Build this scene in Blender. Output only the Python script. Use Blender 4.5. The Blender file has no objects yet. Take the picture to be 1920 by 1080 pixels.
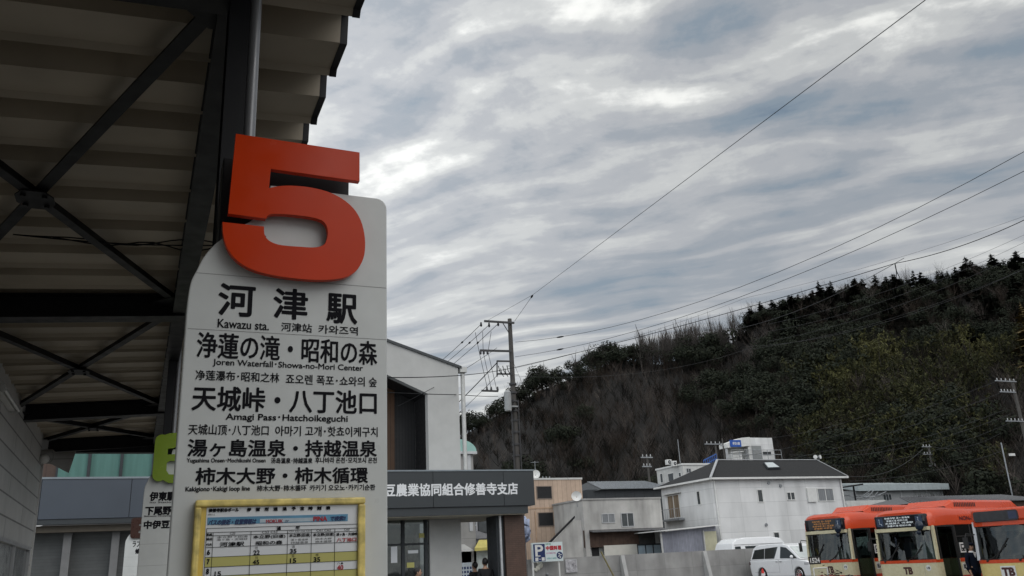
import bpy, bmesh, math, random
from mathutils import Vector, Matrix
S = bpy.context.scene
C = S.collection
R_ = math.radians
# ------------------------------------------------------------------ camera, sky, sun, exposure
EYE = Vector((-0.3897, -2.5631, 1.6)); FPX = 1580.0
cam = bpy.data.cameras.new('camera'); cam.sensor_width = 36; cam.lens = 36 * FPX / 1920
cam.clip_start = 0.05; cam.clip_end = 3000
camo = bpy.data.objects.new('camera', cam); C.objects.link(camo)
CR = Matrix.Rotation(R_(-24), 3, 'Z') @ Matrix.Rotation(R_(90 + 18.06), 3, 'X') @ Matrix.Rotation(R_(-2.94), 3, 'Z')
camo.matrix_world = Matrix.Translation(EYE) @ CR.to_4x4()
S.camera = camo
S.view_settings.view_transform = 'Standard'; S.view_settings.look = 'None'
S.view_settings.exposure = 0.0; S.view_settings.gamma = 1.0; S.view_settings.use_curve_mapping = False
S.cycles.max_bounces = 6; S.cycles.diffuse_bounces = 3; S.cycles.glossy_bounces = 3; S.cycles.transparent_max_bounces = 12
S.cycles.use_denoising = True

SUN_AZ, SUN_EL = 150.0, 38.0          # compass in the station's own axes (0 = +Y, 90 = +X)
W = bpy.data.worlds.new("World"); S.world = W; W.use_nodes = True
nt = W.node_tree; nt.nodes.clear()
def N(t, **k):
    n = nt.nodes.new(t)
    for a, b in k.items(): setattr(n, a, b)
    return n
def L(a, b): nt.links.new(a, b)
def mth(op, a, b=None, clamp=False):
    n = N('ShaderNodeMath', operation=op); n.use_clamp = clamp
    for i, v in enumerate((a, b)):
        if v is None: continue
        if isinstance(v, (int, float)): n.inputs[i].default_value = v
        else: L(v, n.inputs[i])
    return n.outputs[0]
def ramp(fac, stops, interp='EASE'):
    r = N('ShaderNodeValToRGB'); r.color_ramp.interpolation = interp
    els = r.color_ramp.elements
    while len(els) < len(stops): els.new(0.5)
    for e_, (p, c) in zip(els, stops): e_.position = p; e_.color = (*c, 1)
    L(fac, r.inputs[0]); return r.outputs[0]
out = N('ShaderNodeOutputWorld'); bg = N('ShaderNodeBackground'); bg.inputs[1].default_value = 0.10
sky = N('ShaderNodeTexSky', sky_type='NISHITA'); sky.sun_disc = False
sky.sun_elevation = R_(SUN_EL); sky.sun_rotation = R_(SUN_AZ)
tc = N('ShaderNodeTexCoord'); sep = N('ShaderNodeSeparateXYZ'); L(tc.outputs['Generated'], sep.inputs[0])
zc = mth('ADD', mth('MAXIMUM', sep.outputs[2], 0.0), 0.13)
px_ = mth('DIVIDE', sep.outputs[0], zc); py_ = mth('DIVIDE', sep.outputs[1], zc)
BA = R_(43)
v_ = mth('ADD', mth('MULTIPLY', px_, math.sin(BA)), mth('MULTIPLY', py_, math.cos(BA)))
u_ = mth('SUBTRACT', mth('MULTIPLY', px_, math.cos(BA)), mth('MULTIPLY', py_, math.sin(BA)))
def comb(x, y, z=0.0):
    n = N('ShaderNodeCombineXYZ')
    for i, v in enumerate((x, y, z)):
        if isinstance(v, (int, float)): n.inputs[i].default_value = v
        else: L(v, n.inputs[i])
    return n.outputs[0]
def noise(vec, sc, det=5, rough=.55, dist=0.0):
    n = N('ShaderNodeTexNoise'); n.inputs['Scale'].default_value = sc; n.inputs['Detail'].default_value = det
    n.inputs['Roughness'].default_value = rough; n.inputs['Distortion'].default_value = dist
    L(vec, n.inputs['Vector']); return n.outputs[0]
warp = noise(comb(u_, v_, 3.1), 1.1, 2)
bands = noise(comb(mth('MULTIPLY', u_, 0.85), mth('ADD', mth('MULTIPLY', v_, 4.1), mth('MULTIPLY', warp, 1.8)), 9.1), 1.75, 5, .46, .1)
big = noise(comb(u_, v_, 11.0), 0.8, 4, .5)
puff = noise(comb(px_, py_, 2.0), 4.2, 7, .6, .15)
zsin = sep.outputs[2]
puffw = ramp(zsin, [(0.25, (.16, .16, .16)), (0.55, (.62, .62, .62))])
fine = noise(comb(mth('MULTIPLY', u_, .8), mth('MULTIPLY', v_, 1.5), 5.0), 13.0, 5, .62)
dens = mth('ADD', mth('ADD', mth('ADD', mth('MULTIPLY', bands, 0.72), mth('MULTIPLY', big, 0.30)), mth('MULTIPLY', mth('SUBTRACT', puff, .5), puffw)), mth('MULTIPLY', mth('SUBTRACT', fine, .5), .10))
# towards the hidden sun behind the cloud the gaps glow
gd = N('ShaderNodeVectorMath', operation='DOT_PRODUCT'); L(tc.outputs['Generated'], gd.inputs[0])
ga, ge = R_(24 - 19), R_(31)
gd.inputs[1].default_value = (math.sin(ga) * math.cos(ge), math.cos(ga) * math.cos(ge), math.sin(ge))
glow = mth('POWER', mth('MAXIMUM', gd.outputs['Value'], 0.0), 14.0)
dens2 = mth('ADD', mth('ADD', dens, mth('MULTIPLY', glow, 0.085)), mth('MULTIPLY', mth('MAXIMUM', mth('SUBTRACT', zsin, .42), 0.0), 0.22))
ccol = ramp(dens2, [(0.26, (1.7, 2.3, 3.0)), (0.36, (2.5, 3.05, 3.6)), (0.45, (3.4, 3.7, 4.05)), (0.53, (4.4, 4.55, 4.75)), (0.60, (5.6, 5.72, 5.7)), (0.72, (9.3, 9.35, 9.0))])
mixs = N('ShaderNodeMix', data_type='RGBA', blend_type='MIX'); mixs.inputs[0].default_value = 0.93
L(sky.outputs[0], mixs.inputs[6]); L(ccol, mixs.inputs[7])
# brightness of the overcast: glow round the hidden sun, a paler sky over the open side behind the viewer
bk = N('ShaderNodeVectorMath', operation='DOT_PRODUCT'); L(tc.outputs['Generated'], bk.inputs[0])
ba = R_(238); bk.inputs[1].default_value = (math.sin(ba), math.cos(ba), 0.25)
back = mth('MAXIMUM', bk.outputs['Value'], 0.0)
bright = mth('ADD', mth('ADD', 1.0, mth('MULTIPLY', glow, 0.42)), mth('MULTIPLY', back, 2.0))
mulb = N('ShaderNodeVectorMath', operation='SCALE'); L(mixs.outputs[2], mulb.inputs[0]); L(bright, mulb.inputs[3])
L(mulb.outputs[0], bg.inputs[0]); L(bg.outputs[0], out.inputs[0])
W.cycles.sampling_method = 'MANUAL'; W.cycles.sample_map_resolution = 512

sun = bpy.data.lights.new('sun', 'SUN'); sun.energy = 0.8; sun.angle = R_(45); sun.color = (1, .97, .93)
suno = bpy.data.objects.new('sun', sun); C.objects.link(suno)
sd = Vector((math.sin(R_(SUN_AZ)) * math.cos(R_(SUN_EL)), math.cos(R_(SUN_AZ)) * math.cos(R_(SUN_EL)), math.sin(R_(SUN_EL))))
suno.rotation_euler = sd.to_track_quat('Z', 'Y').to_euler(); suno.location = (20, -20, 40)

# ------------------------------------------------------------------ surveying helpers: where a sight line meets a real plane
def ray(px, py): return CR @ Vector(((px - 960) / FPX, (540 - py) / FPX, -1.0))
def PY(px, py, y):
    d = ray(px, py); k = (y - EYE.y) / d.y; q = EYE + d * k; return q.x, q.z
def PX(px, py, x):
    d = ray(px, py); k = (x - EYE.x) / d.x; q = EYE + d * k; return q.y, q.z
def PD(px, py, D): return EYE + ray(px, py) * D            # D metres in front of the lens
def AZ(a, r): return Vector((EYE.x + r * math.sin(R_(a + 24)), EYE.y + r * math.cos(R_(a + 24)), 0))

# ------------------------------------------------------------------ mesh builder
class MB:
    def __init__(s): s.v = []; s.f = []; s.m = []; s.sm = []
    def add(s, vs, fs, mi=0, smooth=False):
        b = len(s.v); s.v += [tuple(v) for v in vs]
        for f in fs: s.f.append(tuple(b + i for i in f)); s.m.append(mi); s.sm.append(smooth)
        return s
    def box(s, x0, x1, y0, y1, z0, z1, mi=0):
        if x0 > x1: x0, x1 = x1, x0
        if y0 > y1: y0, y1 = y1, y0
        if z0 > z1: z0, z1 = z1, z0
        return s.add([(x, y, z) for z in (z0, z1) for y in (y0, y1) for x in (x0, x1)],
                     [(0, 2, 3, 1), (4, 5, 7, 6), (0, 1, 5, 4), (2, 6, 7, 3), (0, 4, 6, 2), (1, 3, 7, 5)], mi)
    def quad(s, *p, mi=0): return s.add(p, [tuple(range(len(p)))], mi)
    def bar(s, a, b, w, h, up=(0, 0, 1), mi=0):
        a, b = Vector(a), Vector(b); d = (b - a).normalized(); up = Vector(up)
        r = d.cross(up)
        if r.length < 1e-4: r = d.cross(Vector((1, 0, 0)))
        r.normalize(); u = r.cross(d).normalized(); r = r * w / 2; u = u * h / 2
        vs = [p + r * i + u * j for p in (a, b) for i, j in ((-1, -1), (1, -1), (1, 1), (-1, 1))]
        return s.add(vs, [(0, 1, 2, 3), (7, 6, 5, 4), (0, 4, 5, 1), (1, 5, 6, 2), (2, 6, 7, 3), (3, 7, 4, 0)], mi)
    def tube(s, pts, r, n=6, mi=0, cap=True, smooth=True):
        pts = [Vector(p) for p in pts]; k = len(pts)
        rs = r if isinstance(r, (list, tuple)) else [r] * k
        vs = []; prev = None
        for i, p in enumerate(pts):
            d = (pts[min(i + 1, k - 1)] - pts[max(i - 1, 0)]).normalized()
            a = d.cross(Vector((0, 0, 1)))
            if a.length < 1e-3: a = d.cross(Vector((1, 0, 0)))
            a.normalize()
            if prev is not None and a.dot(prev) < 0: a = -a
            prev = a; b = d.cross(a)
            vs += [p + (a * math.cos(2 * math.pi * j / n) + b * math.sin(2 * math.pi * j / n)) * rs[i] for j in range(n)]
        fs = [(i * n + j, i * n + (j + 1) % n, (i + 1) * n + (j + 1) % n, (i + 1) * n + j) for i in range(k - 1) for j in range(n)]
        s.add(vs, fs, mi, smooth)
        if cap: s.add(vs[:n], [tuple(range(n))[::-1]], mi); s.add(vs[-n:], [tuple(range(n))], mi)
        return s
    def prism(s, poly, a0, a1, axis='y', mi=0):
        """poly in the two other axes (x,z for y; y,z for x; x,y for z)"""
        n = len(poly)
        def P(p, a): return {'y': (p[0], a, p[1]), 'x': (a, p[0], p[1]), 'z': (p[0], p[1], a)}[axis]
        vs = [P(p, a0) for p in poly] + [P(p, a1) for p in poly]
        fs = [tuple(range(n)), tuple(range(2 * n - 1, n - 1, -1))] + [(i, i + n, (i + 1) % n + n, (i + 1) % n) for i in range(n)]
        return s.add(vs, fs, mi)
    def ball(s, c, r, n=8, m=6, sc=(1, 1, 1), mi=0):
        vs = [(c[0], c[1], c[2] + r * sc[2])]
        for i in range(1, m):
            t = math.pi * i / m
            vs += [(c[0] + r * sc[0] * math.sin(t) * math.cos(2 * math.pi * j / n), c[1] + r * sc[1] * math.sin(t) * math.sin(2 * math.pi * j / n), c[2] + r * sc[2] * math.cos(t)) for j in range(n)]
        vs.append((c[0], c[1], c[2] - r * sc[2])); q = len(vs) - 1
        fs = [(0, 1 + j, 1 + (j + 1) % n) for j in range(n)]
        for i in range(m - 2):
            fs += [(1 + i * n + j, 1 + (i + 1) * n + j, 1 + (i + 1) * n + (j + 1) % n, 1 + i * n + (j + 1) % n) for j in range(n)]
        fs += [(q, 1 + (m - 2) * n + (j + 1) % n, 1 + (m - 2) * n + j) for j in range(n)]
        return s.add(vs, fs, mi, True)
    def mesh(s, name, mats):
        me = bpy.data.meshes.new(name); me.from_pydata(s.v, [], s.f); me.update()
        for m in (mats if isinstance(mats, (list, tuple)) else [mats]): me.materials.append(m)
        me.polygons.foreach_set('material_index', s.m); me.polygons.foreach_set('use_smooth', s.sm)
        return me
    def build(s, name, mats, parent=None, bevel=0, fix=True):
        me = s.mesh(name, mats)
        if fix:
            bm = bmesh.new(); bm.from_mesh(me); bmesh.ops.recalc_face_normals(bm, faces=bm.faces); bm.to_mesh(me); bm.free()
        o = bpy.data.objects.new(name, me); C.objects.link(o)
        if parent is not None: o.parent = parent
        if bevel:
            b = o.modifiers.new('bevel', 'BEVEL'); b.width = bevel; b.segments = 2; b.limit_method = 'ANGLE'; b.angle_limit = R_(35)
        return o
def B(*a, **k): return MB().box(*a, **k)
def tag(o, label=None, cat=None, group=None, kind=None):
    if label: o['label'] = label
    if cat: o['category'] = cat
    if group: o['group'] = group
    if kind: o['kind'] = kind
    return o
def thing(name, label, cat, loc=(0, 0, 0), rz=0, group=None):
    o = bpy.data.objects.new(name, None); C.objects.link(o); o.location = loc; o.rotation_euler = (0, 0, rz)
    o.empty_display_size = .2
    return tag(o, label, cat, group)
KIDS = {}
def children(o): return [c for c in bpy.data.objects if c.parent == o]
def copy_tree(o, parent=None):
    c = o.copy(); C.objects.link(c); c.parent = parent
    for ch in children(o): copy_tree(ch, c)
    return c

# ------------------------------------------------------------------ materials
MATS = {}
def mat(name, col, rough=.6, metal=0.0, var=.12, vs=4.0, spec=.4, bump=0.0, bs=30, seam=None, stain=0.0, coat=0.0, stretch=1.0):
    """seam = (pitch along wall, pitch up, joint width, joint darkness, row offset)"""
    if name in MATS: return MATS[name]
    m = bpy.data.materials.new(name); m.use_nodes = True; t = m.node_tree; n = t.nodes; l = t.links
    p = n['Principled BSDF']; p.inputs['Roughness'].default_value = rough; p.inputs['Metallic'].default_value = metal
    p.inputs['Specular IOR Level'].default_value = spec; p.inputs['Coat Weight'].default_value = coat; p.inputs['Coat Roughness'].default_value = .05
    tcn = n.new('ShaderNodeTexCoord'); col4 = (*col, 1)
    def nz(sc, det=4, stretchz=1.0):
        mp = n.new('ShaderNodeMapping'); mp.inputs['Scale'].default_value = (1, 1, stretchz); l.new(tcn.outputs['Object'], mp.inputs[0])
        x = n.new('ShaderNodeTexNoise'); x.inputs['Scale'].default_value = sc; x.inputs['Detail'].default_value = det; l.new(mp.outputs[0], x.inputs[0]); return x.outputs[0]
    def mr(v, a, b, c, d):
        x = n.new('ShaderNodeMapRange'); l.new(v, x.inputs[0])
        for i, q in enumerate((a, b, c, d)): x.inputs[i + 1].default_value = q
        return x.outputs[0]
    def mul(a, b):
        x = n.new('ShaderNodeMath'); x.operation = 'MULTIPLY'; l.new(a, x.inputs[0]); l.new(b, x.inputs[1]); return x.outputs[0]
    f = mr(nz(vs, 5, stretch), .25, .75, 1 - var, 1 + var)
    if stain: f = mul(f, mr(nz(1.1, 6, .16), .42, .72, 1.0, 1 - stain))
    if seam:
        sp = n.new('ShaderNodeSeparateXYZ'); l.new(tcn.outputs['Object'], sp.inputs[0])
        ad = n.new('ShaderNodeMath'); ad.operation = 'ADD'; l.new(sp.outputs[0], ad.inputs[0]); l.new(sp.outputs[1], ad.inputs[1])
        cb = n.new('ShaderNodeCombineXYZ'); l.new(ad.outputs[0], cb.inputs[0]); l.new(sp.outputs[2], cb.inputs[1])
        bt = n.new('ShaderNodeTexBrick'); bt.inputs['Scale'].default_value = 1; bt.offset = seam[4] if len(seam) > 4 else 0
        bt.inputs['Brick Width'].default_value = seam[0]; bt.inputs['Row Height'].default_value = seam[1]
        bt.inputs['Mortar Size'].default_value = seam[2]; bt.inputs['Mortar Smooth'].default_value = .3
        bt.inputs['Color1'].default_value = (1, 1, 1, 1); bt.inputs['Color2'].default_value = (.88, .88, .88, 1); bt.inputs['Mortar'].default_value = (seam[3],) * 3 + (1,)
        l.new(cb.outputs[0], bt.inputs[0]); rgb = n.new('ShaderNodeRGBToBW'); l.new(bt.outputs[0], rgb.inputs[0]); f = mul(f, rgb.outputs[0])
    sc = n.new('ShaderNodeVectorMath'); sc.operation = 'SCALE'; sc.inputs[0].default_value = col; l.new(f, sc.inputs[3]); l.new(sc.outputs[0], p.inputs['Base Color'])
    l.new(mr(nz(vs * 2.3), .3, .7, max(0, rough - .08), min(1, rough + .08)), p.inputs['Roughness'])
    if bump:
        bp = n.new('ShaderNodeBump'); bp.inputs['Strength'].default_value = bump; bp.inputs['Distance'].default_value = .02
        l.new(nz(bs, 4), bp.inputs['Height']); l.new(bp.outputs[0], p.inputs['Normal'])
    MATS[name] = m; return m
def emis(name, col, st):
    m = bpy.data.materials.new(name); m.use_nodes = True; p = m.node_tree.nodes['Principled BSDF']
    p.inputs['Base Color'].default_value = (.02, .02, .02, 1); p.inputs['Emission Color'].default_value = (*col, 1); p.inputs['Emission Strength'].default_value = st
    MATS[name] = m; return m
def glass(name, tint, refl_rough=.04, through=.55):
    m = bpy.data.materials.new(name); m.use_nodes = True; t = m.node_tree; n = t.nodes; l = t.links; n.remove(n['Principled BSDF'])
    tr = n.new('ShaderNodeBsdfTransparent'); tr.inputs[0].default_value = (*[c * through for c in tint], 1)
    gl = n.new('ShaderNodeBsdfGlossy'); gl.inputs['Roughness'].default_value = refl_rough; gl.inputs[0].default_value = (.9, .95, .95, 1)
    fr = n.new('ShaderNodeFresnel'); fr.inputs[0].default_value = 1.65
    ns = n.new('ShaderNodeTexNoise'); ns.inputs['Scale'].default_value = 1.3; tcn = n.new('ShaderNodeTexCoord'); l.new(tcn.outputs['Object'], ns.inputs[0])
    bp = n.new('ShaderNodeBump'); bp.inputs['Strength'].default_value = .12; bp.inputs['Distance'].default_value = .03; l.new(ns.outputs[0], bp.inputs['Height']); l.new(bp.outputs[0], gl.inputs['Normal'])
    mx = n.new('ShaderNodeMixShader'); l.new(fr.outputs[0], mx.inputs[0]); l.new(tr.outputs[0], mx.inputs[1]); l.new(gl.outputs[0], mx.inputs[2])
    l.new(mx.outputs[0], n['Material Output'].inputs[0]); MATS[name] = m; return m

M_ink = mat('ink', (.012, .012, .015), .75, var=.05, spec=.08)
M_panel = mat('sign_white', (.60, .62, .61), .34, var=.06, vs=9, spec=.4, stain=.14)
M_red = mat('number_red', (.56, .044, .007), .2, var=.08, spec=.15)
M_green = mat('number_green', (.20, .30, .015), .22, var=.05)
M_brown = mat('number_brown', (.045, .018, .012), .3, var=.05)
M_steel = mat('black_steel', (.0075, .008, .010), .5, var=.2, spec=.3)
M_pipe = mat('pipe_steel', (.24, .245, .255), .35, metal=.35, var=.1)
M_deck = mat('roof_deck', (.42, .365, .285), .55, var=.18, vs=1.6, stain=.12)
M_siding = mat('white_siding', (.60, .60, .58), .55, var=.06, seam=(3.03, .24, .012, .35, .5), stain=.12)
M_white = mat('white_paint', (.66, .66, .64), .5, var=.08)
M_offw = mat('off_white', (.55, .55, .53), .6, var=.1, stain=.15)
M_dark = mat('dark_void', (.012, .012, .013), .7)
M_yel = mat('yellow_tape', (.64, .46, .08), .35, var=.22, vs=12, spec=.5)
M_paper = mat('paper', (.72, .74, .76), .35, var=.03)
M_rowyel = mat('paper_yellow', (.50, .47, .15), .35, var=.04)
M_blue = mat('banner_blue', (.10, .27, .42), .35, var=.25, vs=14)
M_navy = mat('navy_ink', (.012, .03, .11), .4)
M_redink = mat('red_ink', (.42, .02, .03), .4)
M_fascia = mat('fascia_grey', (.030, .036, .040), .42, var=.12, vs=.8, spec=.5)
M_fascia2 = mat('fascia_slate', (.055, .068, .088), .42, var=.12, vs=.8, spec=.5)
M_coping = mat('coping', (.22, .25, .27), .4, metal=.4)
M_soffit = mat('soffit', (.62, .57, .46), .7)
M_jawall = mat('render_grey', (.48, .48, .465), .8, var=.06, vs=3, stain=.07)
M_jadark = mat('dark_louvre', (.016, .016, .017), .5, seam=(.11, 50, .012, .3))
M_wood = mat('wood_panel', (.075, .036, .016), .55, var=.3, vs=2, seam=(.14, 60, .008, .35), stretch=.2)
M_tile = mat('brown_tile', (.095, .055, .040), .5, var=.2, vs=3, seam=(.22, .06, .006, .55, .5))
M_lett = mat('sign_letters', (.74, .75, .76), .35, metal=.2, var=.03)
M_teal = mat('curtain_teal', (.09, .20, .175), .7, var=.2, vs=6, stretch=.08)
M_conc = mat('concrete', (.36, .355, .345), .85, var=.16, vs=1.5, bump=.25, stain=.28, seam=(1.8, .9, .008, .6))
M_conc2 = mat('concrete_old', (.45, .44, .42), .85, var=.2, vs=1.1, bump=.25, stain=.5)
M_house = mat('house_panel', (.74, .74, .735), .75, var=.06, vs=1.0, seam=(1.82, .92, .014, .72, 0), stain=.22)
M_shingle = mat('roof_shingle', (.015, .0155, .0165), .85, var=.3, vs=7, bump=.3)
M_metalroof = mat('metal_roof', (.40, .42, .44), .35, metal=.7, var=.35, vs=5)
M_darkwall = mat('dark_cladding', (.035, .04, .045), .6, seam=(.9, 60, .02, .5))
M_beige = mat('beige_siding', (.50, .375, .285), .7, var=.08, seam=(.34, 60, .014, .55), stain=.12)
M_beige2 = mat('beige_joint', (.45, .31, .21), .7)
M_alu = mat('aluminium', (.50, .51, .52), .4, metal=.6)
M_wglass = mat('window_glass', (.045, .052, .056), .12, spec=.6, var=.3, vs=3)
M_wglass2 = mat('window_curtained', (.20, .21, .22), .15, spec=.6, var=.25, vs=8, stretch=.1)
M_asphalt = mat('asphalt', (.05, .05, .052), .9, var=.25, vs=2, bump=.3, bs=60)
M_pave = mat('paving', (.27, .255, .23), .85, var=.15, vs=2, seam=(.6, .6, .01, .6))
M_kerb = mat('kerb_concrete', (.30, .30, .29), .85)
M_orange = mat('bus_orange', (.56, .060, .014), .3, var=.03, vs=1.0, coat=.2)
M_orange2 = mat('bus_red_board', (.55, .045, .02), .35, var=.05)
M_cream = mat('bus_cream', (.58, .53, .35), .28, var=.05, coat=.4)
M_cream2 = mat('bus_cream_yellow', (.62, .50, .20), .28, var=.05, coat=.4)
M_rubber = mat('rubber', (.018, .018, .018), .6)
M_seat = mat('seat_blue', (.02, .05, .09), .8)
M_inter = mat('interior_grey', (.16, .17, .17), .7)
M_carw = mat('car_white', (.82, .83, .84), .22, var=.02, coat=.4)
M_chrome = mat('chrome', (.6, .6, .62), .15, metal=1)
M_lens = mat('lamp_lens', (.5, .5, .52), .08, spec=.8)
M_pole = mat('pole_concrete', (.075, .07, .064), .8, var=.2, vs=2)
M_iron = mat('arm_iron', (.05, .05, .052), .6, var=.2)
M_galv = mat('galvanised', (.30, .315, .33), .45, metal=.6, var=.2)
M_wire = mat('cable_black', (.014, .015, .017), .85, spec=.1)
M_wire2 = mat('cable_grey', (.07, .072, .075), .7, spec=.2)
M_porc = mat('porcelain', (.45, .45, .45), .3)
M_cone = mat('cone_red', (.6, .03, .02), .4)
M_bluepaint = mat('blue_paint', (.03, .10, .33), .5)
M_bluesign = mat('blue_sign', (.02, .09, .38), .4)
M_tin = mat('tin_purple', (.27, .28, .33), .5, var=.12, seam=(.12, 60, .012, .75), stain=.2)
M_brownboard = mat('brown_boards', (.075, .045, .032), .75, var=.3, seam=(.28, 60, .012, .6), stain=.2)
M_tileroof = mat('kawara', (.11, .11, .115), .5, var=.25)
M_mint = mat('mint_copper', (.33, .55, .50), .5, var=.12)
M_skin = mat('skin', (.42, .25, .17), .55, var=.05)
M_hair = mat('hair_black', (.010, .009, .009), .5)
M_coatb = mat('cloth_black', (.012, .012, .014), .85)
M_coatn = mat('cloth_navy', (.007, .010, .02), .9, spec=.1)
M_shirt = mat('cloth_white', (.7, .7, .7), .8)
M_tealroof = mat('pale_teal_metal', (.38, .43, .44), .45, metal=.2, var=.1, stain=.15)
G_bus = glass('bus_glass', (.75, .95, .9), .02, .5)
G_car = glass('car_glass', (.55, .6, .6), .03, .25)
G_shop = glass('shop_glass', (.9, .95, .95), .03, .75)
E_white = emis('led_white', (.85, .95, 1.0), .75)
E_amber = emis('led_amber', (1.0, .42, .08), .42)
E_bluep = emis('led_blue', (.02, .08, .22), .18)

# ------------------------------------------------------------------ lettering (built-in font, turned into plain meshes at once)
WORDS = {}
def prepare(words):
    objs = []
    for w in words:
        cu = bpy.data.curves.new('t', 'FONT'); cu.body = w; cu.resolution_u = 3
        o = bpy.data.objects.new('t', cu); C.objects.link(o); objs.append((w, o))
    dg = bpy.context.evaluated_depsgraph_get(); dg.update()
    for w, o in objs:
        me = bpy.data.meshes.new_from_object(o.evaluated_get(dg))
        WORDS[w] = ([v.co.copy() for v in me.vertices], [tuple(p.vertices) for p in me.polygons])
        cu = o.data; bpy.data.objects.remove(o); bpy.data.curves.remove(cu); bpy.data.meshes.remove(me)
def letters(mb, w, org, U, V, u0, u1, v0, v1, bold=0.0, slant=0.0, lift=0.0, mi=0, keep=False):
    """fit word w in u0..u1, v0..v1 on the plane org + u*U + v*V ; heavier strokes by dilation"""
    vs, fs = WORDS[w]
    if not vs: return mb
    org, U, V = Vector(org), Vector(U), Vector(V); Nn = U.cross(V).normalized()
    ax, bx = min(v.x for v in vs), max(v.x for v in vs); ay, by = min(v.y for v in vs), max(v.y for v in vs)
    ku = (u1 - u0 - 2 * bold) / max(bx - ax, 1e-6); kv = (v1 - v0 - 2 * bold) / max(by - ay, 1e-6)
    if keep: ku = kv
    offs = [(0, 0)] if not bold else [(0, 0)] + [(bold * math.cos(2 * math.pi * i / 10), bold * math.sin(2 * math.pi * i / 10)) for i in range(10)]
    for i, (dx, dy) in enumerate(offs):
        mb.add([org + U * (u0 + bold + (v.x - ax) * ku + dx + slant * ((v.y - ay) * kv)) + V * (v0 + bold + (v.y - ay) * kv + dy) + Nn * (lift + i * 6e-5) for v in vs], fs, mi)
    return mb
# ------------------------------------------------------------------ ground
g = MB()
g.quad((-900, -900, -.2), (900, -900, -.2), (900, 900, -.2), (-900, 900, -.2))
tag(g.build('ground', M_asphalt), kind='structure')
tag(B(-1.9, 2.2, -14, 21.5, -.196, 0).build('platform_pavement', M_pave, bevel=.01), kind='structure')
tag(B(2.2, 2.35, -14, 21.5, -.197, .004).build('kerb', M_kerb, bevel=.015), kind='structure')
tg = MB(); tg.box(-12, 13, 22.2, 31, -.19, -.02); tg.box(-12, 90, 31.004, 95, -.19, -.02)
tag(tg.build('town_ground', mat('town_asphalt', (.07, .07, .07), .9, var=.25, vs=1.5)), kind='structure')
ln = MB()
for k in range(6): ln.box(6 + k * 4.2, 6.15 + k * 4.2, 8, 15, -.199, -.192)
tag(ln.build('road_markings', mat('road_paint', (.5, .5, .48), .8, var=.3)), kind='structure')

# ------------------------------------------------------------------ words needed
LAT = "sign"
ROWS = [  # word, x0,x1, y top/bottom at left, y top/bottom at right (surveyed on the sign face), stroke, height class
 ("浄蓮の滝・昭和の森", 368.8, 707.3, 622, 671, 640, 685, .0014), ("天城峠・八丁池口", 360, 706.5, 722, 772, 734, 776, .0017),
 ("湯ヶ島温泉・持越温泉", 351.5, 706.6, 822, 857, 824, 857, .0014), ("柿木大野・柿木循環", 366.6, 690, 876, 909, 876, 907, .0014),
 ("Kawazu sta.", 408, 504.4, 598, 615.5, 603, 619, .0006), ("河津站", 527, 585, 604.5, 621.5, 607.5, 623.5, .0005), ("카와즈역", 597, 671, 609, 625.5, 613, 629, .0005),
 ("Joren Waterfall･Showa-no-Mori Center", 398.7, 680.5, 674, 689, 683.5, 698, .0005), ("净莲瀑布･昭和之林", 366.6, 524, 694, 713.5, 699, 717, .0005), ("죠오렌 폭포･쇼와의 숲", 535.7, 706.6, 702, 721, 707, 725, .0005),
 ("Amagi Pass･Hatchoikeguchi", 423, 652, 776, 792.5, 778, 793.5, .0007), ("天城山顶･八丁池口", 353, 504, 795.5, 816, 797, 816, .0005), ("아마기 고개･핫쵸이케구치", 516, 708, 799, 818, 800, 819, .0005),
 ("Yugashima Onsen･Mochikoshi Onsen", 350, 498, 859, 870, 859.5, 869.5, .0004), ("汤岛温泉･持越温泉", 508, 586, 858.5, 869, 858.5, 869, .0004), ("후나바라 온천･모치코시 온천", 591, 706.6, 857.5, 868.5, 857.5, 868.5, .0004),
 ("Kakigiono･Kakigi loop line", 347.7, 468.6, 912.5, 924, 911.5, 923, .0005), ("柿木大野･柿木循环", 481.5, 574.4, 910, 921.5, 909, 920.5, .0004), ("카키기 오오노･카키기순환", 580.7, 703.5, 909, 920.5, 908, 919.5, .0004)]
KANJI = [("河", 410.7, 477.4, 532.6, 593.7), ("津", 513.3, 576.7, 541, 599.3), ("駅", 612.6, 670, 551, 607.4)]
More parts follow.
